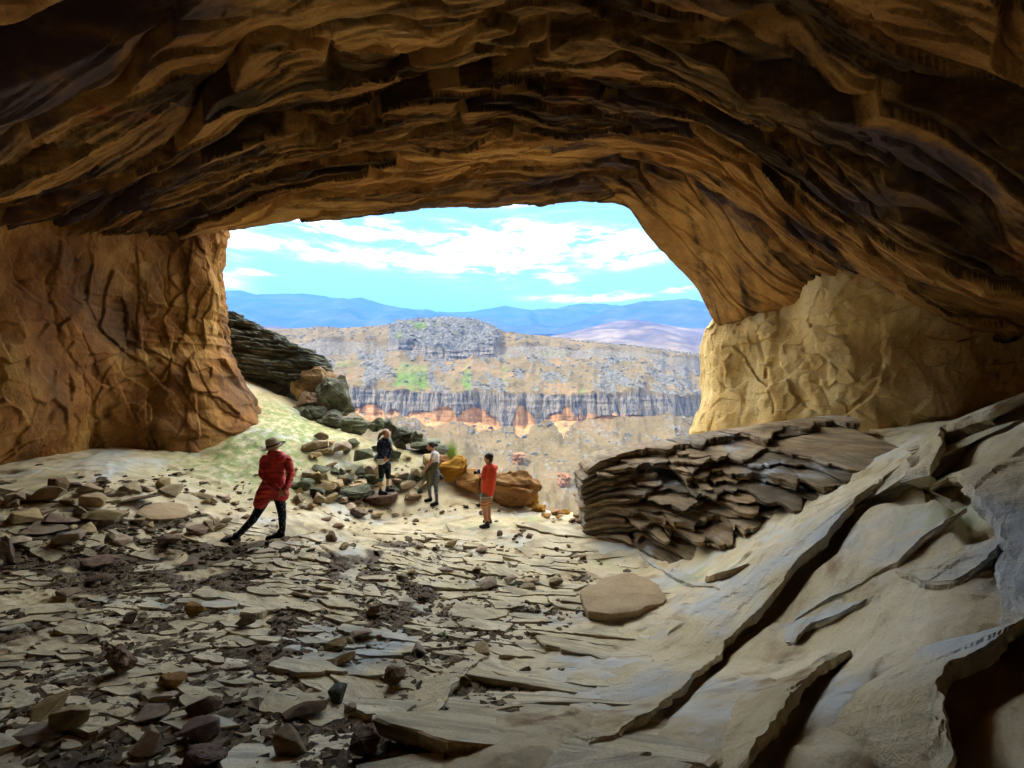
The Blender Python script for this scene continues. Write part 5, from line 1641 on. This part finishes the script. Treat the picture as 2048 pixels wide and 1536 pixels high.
def puffer(name, colr, period):
    m = bpy.data.materials.new(name)
    m.use_nodes = True
    t = NT(m.node_tree)
    v = t.n('ShaderNodeTexCoord').outputs['Object']
    z = t.n('ShaderNodeSeparateXYZ', {'Vector': v}).outputs[2]
    n = t.noise(v, 9.0, 4, 0.6)
    s = t.math('SINE', t.math('ADD', t.math('MULTIPLY', z, 6.283 / period), t.math('MULTIPLY', n, 3.0)))
    h = t.math('ADD', t.math('POWER', t.math('ABSOLUTE', s), 0.6), t.math('MULTIPLY', n, 0.8))
    c = t.mix(1.0, colr, t.ramp(n, [(0.3, 0.75), (0.7, 1.15)]), 'MULTIPLY')
    bp = t.n('ShaderNodeBump', {'Height': h, 'Strength': 0.9, 'Distance': 0.02})
    pb = t.n('ShaderNodeBsdfPrincipled', {'Base Color': c, 'Roughness': 0.55, 'Specular IOR Level': 0.4, 'Normal': bp.outputs[0]})
    t.n('ShaderNodeOutputMaterial', {'Surface': pb.outputs[0]})
    return m


def pattern(name, base_c, spot_c, scale, lo=0.25, hi=0.35, stretch=(1, 1, 1)):
    m = bpy.data.materials.new(name)
    m.use_nodes = True
    t = NT(m.node_tree)
    v = t.mapping(t.n('ShaderNodeTexCoord').outputs['Object'], stretch)
    vo = t.n('ShaderNodeTexVoronoi', {'Vector': v, 'Scale': scale}).outputs[0]
    c = t.mix(t.sstep(vo, hi, lo), base_c, spot_c)
    pb = t.n('ShaderNodeBsdfPrincipled', {'Base Color': c, 'Roughness': 0.8, 'Specular IOR Level': 0.2})
    t.n('ShaderNodeOutputMaterial', {'Surface': pb.outputs[0]})
    return m


def stripes(name, z0, z1, cols):
    m = bpy.data.materials.new(name)
    m.use_nodes = True
    t = NT(m.node_tree)
    v = t.n('ShaderNodeTexCoord').outputs['Object']
    z = t.n('ShaderNodeSeparateXYZ', {'Vector': v}).outputs[2]
    f = t.math('DIVIDE', t.math('SUBTRACT', z, z0), z1 - z0)
    c = t.ramp(f, [(i / len(cols), k) for i, k in enumerate(cols)], 'CONSTANT')
    n = t.noise(v, 60, 3)
    c = t.mix(1.0, c, t.ramp(n, [(0.3, 0.85), (0.7, 1.1)]), 'MULTIPLY')
    pb = t.n('ShaderNodeBsdfPrincipled', {'Base Color': c, 'Roughness': 0.85, 'Specular IOR Level': 0.2})
    t.n('ShaderNodeOutputMaterial', {'Surface': pb.outputs[0]})
    return m


M['skin'] = plain_mat('skin', (0.46, 0.22, 0.13), 0.55, 0.06, 25, 0.05)
M['hair_dark'] = plain_mat('dark_hair', (0.025, 0.016, 0.011), 0.5, 0.4, 60, 0.6, 0.006)
M['hair_light'] = plain_mat('brown_blond_hair', (0.20, 0.11, 0.05), 0.5, 0.4, 60, 0.6, 0.006)
M['red_coat'] = puffer('red_quilted_coat', (0.66, 0.042, 0.030), 0.16)
M['navy'] = pattern('navy_patterned_jacket', (0.018, 0.022, 0.05), (0.20, 0.22, 0.32), 26, 0.12, 0.3, (1, 1, 0.6))
M['black'] = plain_mat('black_cloth', (0.012, 0.014, 0.017), 0.85, 0.2, 40)
M['shoe'] = plain_mat('dark_shoe', (0.018, 0.017, 0.017), 0.6, 0.3, 40)
M['dotted'] = pattern('black_dotted_leggings', (0.013, 0.014, 0.022), (0.42, 0.42, 0.45), 34, 0.16, 0.26, (1, 1, 0.8))
M['grey_leg'] = pattern('grey_patterned_leggings', (0.10, 0.10, 0.11), (0.42, 0.40, 0.42), 40, 0.2, 0.45)
M['white'] = plain_mat('white_cloth', (0.72, 0.70, 0.68), 0.9, 0.06, 20)
M['cream'] = plain_mat('cream_cloth', (0.62, 0.60, 0.52), 0.9, 0.06, 20)
M['olive'] = plain_mat('olive_cloth', (0.105, 0.10, 0.06), 0.9, 0.2, 16, 0.6, 0.012)
M['teal'] = plain_mat('teal_cloth', (0.03, 0.17, 0.15), 0.9, 0.15, 30)
M['red_shirt'] = plain_mat('orange_red_shirt', (0.72, 0.075, 0.03), 0.9, 0.12, 9, 0.7, 0.02)
M['straw'] = plain_mat('straw_hat', (0.50, 0.40, 0.27), 0.85, 0.12, 80, 0.4)
M['band'] = plain_mat('brown_hat_band', (0.10, 0.055, 0.035), 0.8, 0.2, 40)
M['cam'] = plain_mat('black_camera', (0.015, 0.015, 0.016), 0.45, 0.2, 60)
M['glass'] = plain_mat('lens_glass', (0.01, 0.012, 0.02), 0.08, 0.0, 10, 0.0, 0.001, 0.6)


class Frame:
    def __init__(s, ox, oy, k, gx, gy, d=None):
        s.ox, s.oy, s.k = ox, oy, k
        b = on_floor(gx, gy) if d is None else P(gx, gy, d)
        s.o, s.d = b, b[1]

    def __call__(s, zx, zy, dy=0.0):
        return tuple(P(s.ox + zx / s.k, s.oy + zy / s.k, s.d + dy) - s.o)

    def ground(s, zx, zy, up=0.0):
        """point on the floor seen at this place of the zoomed frame"""
        w_ = on_floor(s.ox + zx / s.k, s.oy + zy / s.k)
        return tuple(w_ - s.o + np.array((0, 0, up)))


def face(prims, c, r, fwd, right):
    """brow, nose, lips, chin, ears around a head of radius r"""
    c, fwd, right = Vector(c), Vector(fwd).normalized(), Vector(right).normalized()
    up = Vector((0, 0, 1))
    prims.append(('e', c, (r * 0.80, r * 0.90, r * 1.08)))
    prims.append(('c', c + fwd * r * 0.35 - up * r * 0.35, r * 0.60, c + fwd * r * 0.52 - up * r * 0.78, r * 0.34))
    prims.append(('c', c + fwd * r * 0.86 + up * r * 0.12, r * 0.09, c + fwd * r * 1.08 - up * r * 0.22, r * 0.14))
    prims.append(('c', c + fwd * r * 0.88 - up * r * 0.52 - right * r * 0.16, r * 0.07, c + fwd * r * 0.88 - up * r * 0.52 + right * r * 0.16, r * 0.07))
    for sg in (-1, 1):
        prims.append(('c', c + fwd * r * 0.78 + up * r * 0.22 + right * sg * r * 0.12, r * 0.10, c + fwd * r * 0.66 + up * r * 0.22 + right * sg * r * 0.45, r * 0.10))
        prims.append(('e', c + right * sg * r * 0.82 - up * r * 0.05, (r * 0.14, r * 0.14, r * 0.28)))


def eyes(parent, c, r, fwd, right):
    c, fwd, right = Vector(c), Vector(fwd).normalized(), Vector(right).normalized()
    for sg in (-1, 1):
        bm = bmesh.new()
        bmesh.ops.create_icosphere(bm, subdivisions=2, radius=r * 0.10, matrix=Matrix.Translation(c + fwd * r * 0.83 + Vector((0, 0, r * 0.06)) + right * sg * r * 0.30))
        me = bpy.data.meshes.new('eye')
        bm.to_mesh(me)
        bm.free()
        link(me, 'eye', M['glass'], parent)


def hand(prims, wrist, tip, side, spread, curl=0.3):
    """palm, four unequal bent fingers and a thumb; wrist->tip is the palm's direction, side the knuckle line, curl bends towards spread"""
    w_, t_ = Vector(wrist), Vector(tip)
    d = (t_ - w_).normalized()
    s_ = Vector(side).normalized()
    n_ = Vector(spread).normalized()
    k = w_ + d * 0.085
    prims.append(('c', w_, 0.026, w_ + d * 0.03, 0.028))
    for i, (o_, ln) in enumerate(((-0.030, 0.062), (-0.010, 0.075), (0.010, 0.070), (0.029, 0.054))):
        b0 = k + s_ * o_
        b1 = b0 + (d * (1 - curl * 0.5) + n_ * curl * 0.6) * ln * 0.55
        b2 = b1 + (d * (1 - curl) + n_ * curl * 1.2) * ln * 0.5
        prims.append(('c', w_ + d * 0.02 + s_ * o_ * 0.6, 0.016, b0, 0.0125))
        prims.append(('c', b0, 0.0105, b1, 0.0095))
        prims.append(('c', b1, 0.0095, b2, 0.008))
    th0 = w_ + d * 0.025 - s_ * 0.025
    th1 = th0 + d * 0.03 - s_ * 0.03 + n_ * 0.015
    prims.append(('c', th0, 0.014, th1, 0.0115))
    prims.append(('c', th1, 0.011, th1 + d * 0.03 - s_ * 0.006 + n_ * 0.012, 0.0095))


def shoe(parent, heel, toe, r=0.043):
    h, t_ = Vector(heel), Vector(toe)
    up = Vector((0, 0, 1))
    return blob_mesh('shoe', [('c', h + up * r, r * 0.95, t_ + up * r * 0.85, r * 0.8), ('c', h + up * r, r * 0.9, h + up * 0.115 + (t_ - h) * 0.12, r * 0.98), ('c', h + up * r * 1.5, r * 0.8, (h + t_) / 2 + up * r * 1.2, r * 0.9),
                              ('c', h + up * 0.016, r * 1.02, t_ + up * 0.016, r * 0.92)], 0.010, M['shoe'], 2, parent)


def lathe(name, prof, mat, parent, loc, rot, n=28):
    bm = bmesh.new()
    rows = [[bm.verts.new((r * math.cos(6.28318 * k / n), r * math.sin(6.28318 * k / n), z)) for k in range(n)] for r, z in prof]
    for a, b in zip(rows[:-1], rows[1:]):
        for k in range(n):
            bm.faces.new((a[k], a[(k + 1) % n], b[(k + 1) % n], b[k]))
    for f in bm.faces:
        f.smooth = True
    me = bpy.data.meshes.new(name)
    bm.to_mesh(me)
    bm.free()
    o_ = link(me, name, mat, parent)
    o_.location, o_.rotation_euler = loc, rot
    return o_


def person(fr, label):
    e = empty('person', tuple(fr.o))
    tag(e, label, 'person', None)
    return e


# --- the woman in the red coat, seen from behind
J = Frame(430, 850, 5.69, 553, 1074)
pr = person(J, 'woman in a red quilted coat and straw hat, hands clasped behind her back')
B = []
hd = J(655, 235, 0.02)
face(B, hd, 0.108, (0.25, 1, 0), (1, -0.25, 0))
B += chain([(J(660, 270), 0.052), (J(672, 330), 0.055)])
B += chain([(J(690, 400, 0.02), 0.12), (J(690, 600), 0.11), (J(650, 780), 0.13)], 0.75)
gl = J.ground(330, 1330)
grt = J.ground(760, 1280)
lank = (J(352, 1250)[0], gl[1], gl[2] + 0.10)
rank = (J(775, 1200)[0], grt[1], grt[2] + 0.11)
lkn = tuple((Vector(J(470, 1060)) * 0.0) + Vector((J(470, 1060)[0], gl[1] * 0.45, J(470, 1060)[2])))
legsL = [(J(580, 830), 0.088), (lkn, 0.064), (lank, 0.046)]
legsR = [(J(735, 830), 0.086), (J(765, 1010, grt[1] * 0.4), 0.062), (rank, 0.046)]
B += chain([(p, r - 0.012) for p, r in legsL]) + chain([(p, r - 0.012) for p, r in legsR])
armL = [(J(560, 395), 0.070), (J(540, 560, -0.04), 0.060), (J(640, 680, -0.15), 0.050), (J(728, 742, -0.20), 0.040)]
armR = [(J(828, 405), 0.070), (J(865, 560, 0.0), 0.060), (J(830, 680, -0.12), 0.050), (J(790, 735, -0.19), 0.042)]
B += chain([(p, r - 0.02) for p, r in armL]) + chain([(p, r - 0.02) for p, r in armR])
hand(B, J(725, 742, -0.20), J(790, 775, -0.22), (0.1, 0, 1), (0.2, 1, -0.3), 0.35)
hand(B, J(788, 738, -0.20), J(740, 790, -0.20), (0.5, 0, 0.8), (-0.2, 1, -0.3), 0.35)
blob_mesh('body', B, 0.008, M['skin'], 2, pr)
K = chain([(J(690, 400, 0.02), 0.155), (J(690, 590), 0.140), (J(680, 690), 0.155)], 0.8) + chain(armL) + chain(armR)
K += [('c', J(575, 385), 0.075, J(810, 390), 0.075)]
K += chain([(J(640, 680), 0.155), (J(560, 800, -0.04), 0.135), (J(515, 885, -0.10), 0.105)], 0.95)
K += chain([(J(720, 680), 0.150), (J(752, 780), 0.125), (J(768, 800), 0.105)], 0.95) + [('c', J(600, 790), 0.10, J(730, 770), 0.10)]
K += [('c', J(640, 330, -0.05), 0.065, J(745, 345, -0.05), 0.07), ('e', J(735, 370, -0.09), (0.085, 0.06, 0.08))]
coat = blob_mesh('coat', K, 0.012, M['red_coat'], 2, pr)
blob_mesh('leggings', chain(legsL) + chain(legsR), 0.012, M['dotted'], 2, pr)
hv = Vector((J(200, 1345)[0], gl[1] - 0.02, gl[2] - 0.01))
shoe(pr, (lank[0], gl[1], gl[2] - 0.005), hv, 0.048)
shoe(pr, (rank[0] - 0.005, grt[1], grt[2]), (J(665, 1285)[0], grt[1] - 0.12, grt[2]), 0.048)
hat = lathe('hat', [(0.001, 0.125), (0.045, 0.128), (0.078, 0.112), (0.094, 0.07), (0.102, 0.0), (0.112, -0.012), (0.15, -0.022), (0.188, -0.008), (0.192, -0.002), (0.186, -0.014), (0.15, -0.030), (0.10, -0.02), (0.09, 0.06), (0.001, 0.11)],
            M['straw'], pr, J(660, 232, 0.01), (0.22, -0.20, 0))
lathe('hat_band', [(0.1035, 0.002), (0.1005, 0.032), (0.099, 0.032), (0.099, 0.002)], M['band'], hat, (0, 0, 0), (0, 0, 0))

# --- the woman standing on the brown stone, ponytail, face towards us
J = Frame(700, 840, 7.68, 766, 988, d=10.2)
stand.location.z = J.o[2] - 0.012
stand.location.y = J.o[1] + 0.0
stand.location.x = P(760, 990, 10.2)[0]
pr = person(J, 'woman with a ponytail in a dark patterned jacket, standing on a stone')
fw, rt = (0.75, -0.65, -0.1), (-0.65, -0.75, 0)
hd = J(565, 210)
B = []
face(B, hd, 0.105, fw, rt)
B += chain([(J(550, 260), 0.050), (J(535, 310), 0.055)])
B += chain([(J(520, 390), 0.11), (J(500, 560), 0.105), (J(525, 690), 0.115)], 0.8)
LL = [(J(485, 700, -0.03), 0.090), (J(480, 870, -0.05), 0.062), (J(465, 1070, -0.05), 0.042)]
LR = [(J(580, 700, 0.03), 0.088), (J(588, 850, 0.02), 0.060), (J(572, 1020, 0.06), 0.042)]
B += chain([(p, r - 0.01) for p, r in LL]) + chain([(p, r - 0.01) for p, r in LR])
AL = [(J(450, 350, -0.03), 0.060), (J(445, 480, -0.08), 0.052), (J(520, 575, -0.16), 0.042)]
AR = [(J(595, 350, -0.02), 0.060), (J(632, 470, -0.08), 0.052), (J(585, 575, -0.17), 0.042)]
B += chain([(p, r - 0.016) for p, r in AL]) + chain([(p, r - 0.016) for p, r in AR])
hand(B, J(520, 575, -0.16), J(590, 600, -0.19), (0, 0.2, 1), (0, 1, 0), 0.4)
hand(B, J(587, 575, -0.17), J(540, 610, -0.19), (0, 0.2, 1), (0, 1, 0), 0.4)
blob_mesh('body', B, 0.008, M['skin'], 2, pr)
eyes(pr, hd, 0.105, fw, rt)
K = chain([(J(525, 370), 0.135), (J(505, 480), 0.130), (J(500, 560), 0.140)], 0.85) + chain(AL) + chain(AR) + [('c', J(465, 335), 0.062, J(585, 335), 0.062), ('c', J(530, 295), 0.068, J(560, 300), 0.066)]
blob_mesh('jacket', K, 0.011, M['navy'], 2, pr)
blob_mesh('shirt', [('c', J(505, 590), 0.132, J(500, 645), 0.140, 0.85)], 0.012, M['cream'], 2, pr)
blob_mesh('capri_trousers', chain([(J(500, 680), 0.125), (J(560, 690), 0.12)], 0.85) + chain(LL[:1] + [(J(482, 870, -0.05), 0.068)]) + chain(LR[:1] + [(J(585, 870, 0.02), 0.066)]), 0.011, M['black'], 2, pr)
blob_mesh('trouser_cuff', [('c', J(480, 875, -0.05), 0.058, J(474, 925, -0.05), 0.055)], 0.010, M['teal'], 2, pr)
shoe(pr, J(455, 1140, -0.05), J(560, 1140, -0.12), 0.042)
shoe(pr, J(565, 1095, 0.06), J(675, 1092, 0.03), 0.042)
blob_mesh('hair', [('e', J(548, 190, 0.02), (0.100, 0.105, 0.095)), ('c', J(480, 205, 0.02), 0.050, J(450, 250, 0.03), 0.042), ('c', J(450, 250, 0.03), 0.040, J(428, 310, 0.03), 0.018)], 0.009, M['hair_light'], 1, pr)

# --- the woman with the tied jacket, facing left
J = Frame(700, 840, 7.68, 867, 1007)
pr = person(J, 'woman in a white top with an olive jacket tied round her waist')
fw, rt = (-0.95, 0.2, -0.25), (0.2, 0.95, 0)
hd = J(1240, 395)
B = []
face(B, hd, 0.103, fw, rt)
B += chain([(J(1262, 440), 0.050), (J(1285, 490), 0.055)])
B += chain([(J(1305, 560), 0.105), (J(1300, 660), 0.10), (J(1285, 790), 0.125)], 0.85)
LL = [(J(1250, 850, 0.04), 0.085), (J(1215, 1030, 0.06), 0.058), (J(1232, 1190, 0.08), 0.040)]
LR = [(J(1320, 800, -0.04), 0.098), (J(1318, 1010, -0.05), 0.062), (J(1335, 1240, -0.05), 0.042)]
B += chain([(p, r - 0.01) for p, r in LL]) + chain([(p, r - 0.01) for p, r in LR])
AA = [(J(1280, 530, -0.13), 0.052), (J(1228, 665, -0.15), 0.042), (J(1160, 750, -0.15), 0.032)]
AB = [(J(1290, 530, 0.13), 0.052), (J(1240, 660, 0.15), 0.042), (J(1165, 755, 0.02), 0.032)]
B += chain(AA) + chain(AB)
hand(B, J(1160, 750, -0.15), J(1130, 800, -0.12), (0, 1, 0), (0.6, 0.2, -0.5), 0.3)
hand(B, J(1165, 755, 0.02), J(1130, 800, 0.0), (0, 1, 0), (0.6, -0.2, -0.5), 0.3)
blob_mesh('body', B, 0.008, M['skin'], 2, pr)
eyes(pr, hd, 0.103, fw, rt)
blob_mesh('shirt', chain([(J(1305, 545), 0.118), (J(1305, 650), 0.112)], 0.95) + [('c', J(1280, 525, -0.13), 0.060, J(1262, 580, -0.14), 0.056), ('c', J(1290, 525, 0.13), 0.060, J(1270, 580, 0.14), 0.056), ('c', J(1285, 500, -0.08), 0.06, J(1290, 500, 0.08), 0.06)], 0.011, M['white'], 2, pr)
blob_mesh('leggings', chain(LL) + chain(LR), 0.011, M['grey_leg'], 2, pr)
blob_mesh('tied_jacket', chain([(J(1300, 665), 0.122), (J(1265, 780), 0.150), (J(1245, 900), 0.125), (J(1235, 960), 0.10)], 0.95) + chain([(J(1190, 780, -0.08), 0.06), (J(1150, 900, -0.08), 0.055), (J(1105, 985, -0.08), 0.022)]) + [('c', J(1160, 740, -0.1), 0.03, J(1340, 660, -0.1), 0.035)], 0.012, M['olive'], 2, pr)
shoe(pr, J.ground(1245, 1245), tuple(Vector(J.ground(1245, 1245)) + Vector((-0.14, -0.05, 0))), 0.042)
shoe(pr, J.ground(1338, 1300), tuple(Vector(J.ground(1338, 1300)) + Vector((-0.13, -0.09, 0))), 0.044)
blob_mesh('hair', [('e', J(1255, 378), (0.102, 0.100, 0.095)), ('e', J(1330, 385), (0.040, 0.04, 0.045)), ('c', J(1290, 385), 0.05, J(1318, 385), 0.03)], 0.009, M['hair_dark'], 1, pr)

# --- the man with the camera
J = Frame(900, 880, 7.68, 972, 1053)
pr = person(J, 'man in an orange red shirt and striped shorts holding a camera')
fw, rt = (-0.85, 0.5, -0.1), (0.5, 0.85, 0)
hd = J(585, 272)
B = []
face(B, hd, 0.108, fw, rt)
B += chain([(J(592, 335), 0.058), (J(608, 390), 0.062)])
B += chain([(J(620, 470), 0.13), (J(592, 650), 0.14), (J(560, 830), 0.13)], 0.8)
LL = [(J(535, 860, -0.06), 0.095), (J(530, 1080, -0.06), 0.062), (J(566, 1285, -0.04), 0.042)]
LR = [(J(590, 860, 0.07), 0.095), (J(590, 1060, 0.09), 0.062), (J(603, 1255, 0.12), 0.042)]
B += chain(LL) + chain(LR)
AA = [(J(545, 440, -0.14), 0.058), (J(520, 580, -0.17), 0.046), (J(462, 560, -0.10), 0.034)]
AB = [(J(680, 430, 0.12), 0.058), (J(560, 590, 0.20), 0.046), (J(470, 545, 0.06), 0.034)]
B += chain(AA) + chain(AB)
hand(B, J(465, 560, -0.10), J(435, 515, -0.06), (0, 1, 0.2), (-0.2, 0.8, 0.4), 0.45)
hand(B, J(470, 545, 0.05), J(440, 510, 0.05), (0, -1, 0.2), (-0.2, -0.8, 0.4), 0.45)
blob_mesh('body', B, 0.008, M['skin'], 2, pr)
eyes(pr, hd, 0.108, fw, rt)
K = chain([(J(622, 470), 0.150), (J(600, 620), 0.160), (J(580, 790), 0.158)], 0.9) + [('c', J(560, 425, -0.10), 0.075, J(690, 430, 0.10), 0.075), ('c', J(545, 440, -0.14), 0.074, J(515, 575, -0.17), 0.066), ('c', J(680, 430, 0.12), 0.072, J(570, 585, 0.2), 0.062), ('c', J(595, 385), 0.07, J(625, 395), 0.07)]
blob_mesh('shirt', K, 0.012, M['red_shirt'], 2, pr)
zt_, zb_ = J(0, 830)[2], J(0, 1035)[2]
M['shorts'] = stripes('striped_shorts', zb_, zt_, [(0.42, 0.24, 0.11), (0.50, 0.33, 0.15), (0.40, 0.12, 0.05), (0.50, 0.30, 0.16), (0.35, 0.13, 0.06), (0.44, 0.26, 0.13), (0.22, 0.20, 0.13), (0.40, 0.37, 0.28), (0.16, 0.15, 0.11)])
blob_mesh('shorts', chain([(J(535, 850, -0.05), 0.108), (J(522, 1005, -0.06), 0.088)]) + chain([(J(590, 850, 0.06), 0.105), (J(592, 990, 0.08), 0.085)]) + [('c', J(540, 850), 0.11, J(590, 850), 0.11)], 0.011, M['shorts'], 2, pr)
shoe(pr, J.ground(585, 1340), tuple(Vector(J.ground(585, 1340)) + Vector((-0.17, -0.06, 0))), 0.045)
g2 = Vector((J(612, 0)[0], 0.12, float(floor_z(J.o[0] + J(612, 0)[0], J.o[1] + 0.12)) - J.o[2]))
shoe(pr, tuple(g2), tuple(g2 + Vector((-0.14, 0.08, 0))), 0.045)
blob_mesh('hair', [('e', J(600, 250, -0.01), (0.108, 0.112, 0.098)), ('c', J(625, 300, -0.02), 0.060, J(618, 335, 0), 0.04)], 0.009, M['hair_dark'], 1, pr)
# the camera he holds
cm = empty('camera', tuple(np.array(J.o) + np.array(J(442, 500))))
tag(cm, 'black camera with a hanging strap held by the man in orange red', 'camera')
bm = bmesh.new()
bmesh.ops.create_cube(bm, size=1.0, matrix=Matrix.Diagonal((0.065, 0.13, 0.09, 1)))
bmesh.ops.create_cube(bm, size=1.0, matrix=Matrix.Translation((0, 0, 0.055)) @ Matrix.Diagonal((0.06, 0.05, 0.04, 1)))
bmesh.ops.bevel(bm, geom=list(bm.edges), offset=0.008, segments=2, affect='EDGES')
me = bpy.data.meshes.new('camera_body')
bm.to_mesh(me)
bm.free()
link(me, 'camera_body', M['cam'], cm)
lens = lathe('lens', [(0.001, 0.0), (0.034, 0.0), (0.036, 0.05), (0.039, 0.055), (0.040, 0.085), (0.034, 0.085), (0.032, 0.07)], M['cam'], cm, (-0.03, 0, 0), (0, -math.pi / 2, 0.0))
lathe('lens_glass', [(0.032, 0.07), (0.02, 0.076), (0.001, 0.078)], M['glass'], lens, (0, 0, 0), (0, 0, 0))
cpos = np.array(J(442, 500))
st = [np.array(J(a, b, c)) - cpos for a, b, c in ((470, 515, -0.07), (462, 600, -0.09), (448, 680, -0.10), (440, 760, -0.10), (452, 690, -0.12), (472, 600, -0.11), (480, 530, -0.08))]
blob_mesh('strap', chain([(tuple(p), 0.009) for p in st]), 0.006, M['black'], 1, cm)

# ------------------------------------------------------------------ plants
M['grass'] = plain_mat('grass_blade', (0.24, 0.34, 0.07), 0.7, 0.3, 5.0)


def tuft(name, px, py, h, n, spread, label, cat, seed, wd=0.010, d=None):
    b = on_floor(px, py) if d is None else P(px, py, d)
    r_ = np.random.default_rng(seed)
    V, Fc = [], []
    for i in range(n):
        an_ = r_.uniform(0, 6.28)
        lean = r_.uniform(0.1, 0.9) * spread
        hh = h * r_.uniform(0.55, 1.1)
        bx_, by_ = r_.normal(0, 0.12 * spread, 2)
        dx, dy = math.cos(an_) * lean, math.sin(an_) * lean
        k0 = len(V)
        for t_ in (0, 0.4, 0.75, 1.0):
            w2 = wd * (1 - t_) + 0.0008
            cx_, cy_, cz_ = bx_ + dx * t_ ** 1.7, by_ + dy * t_ ** 1.7, hh * (t_ - 0.25 * lean / max(spread, 1e-3) * t_ ** 2)
            V += [(cx_ - math.sin(an_) * w2, cy_ + math.cos(an_) * w2, cz_), (cx_ + math.sin(an_) * w2, cy_ - math.cos(an_) * w2, cz_)]
        Fc += [(k0 + 2 * j, k0 + 2 * j + 1, k0 + 2 * j + 3, k0 + 2 * j + 2) for j in range(3)]
    o_ = link(mesh_np(name, np.array(V), np.array(Fc)), name, M['grass'])
    o_.location = (b[0], b[1], b[2] - 0.03)
    tag(o_, label, cat)
    return o_


tuft('grass_tuft', 903, 936, 0.95, 320, 0.5, 'bright green grass tuft growing at the lip behind the woman in white', 'grass tuft', 4, d=12.3)
tuft('grass_tuft', 860, 905, 0.42, 120, 0.30, 'thin grass tuft among the dark boulders at the edge', 'grass tuft', 5)
tuft('weed', 887, 1273, 0.09, 26, 0.07, 'tiny green weed growing in the grit between the plates', 'weed', 6, 0.008)
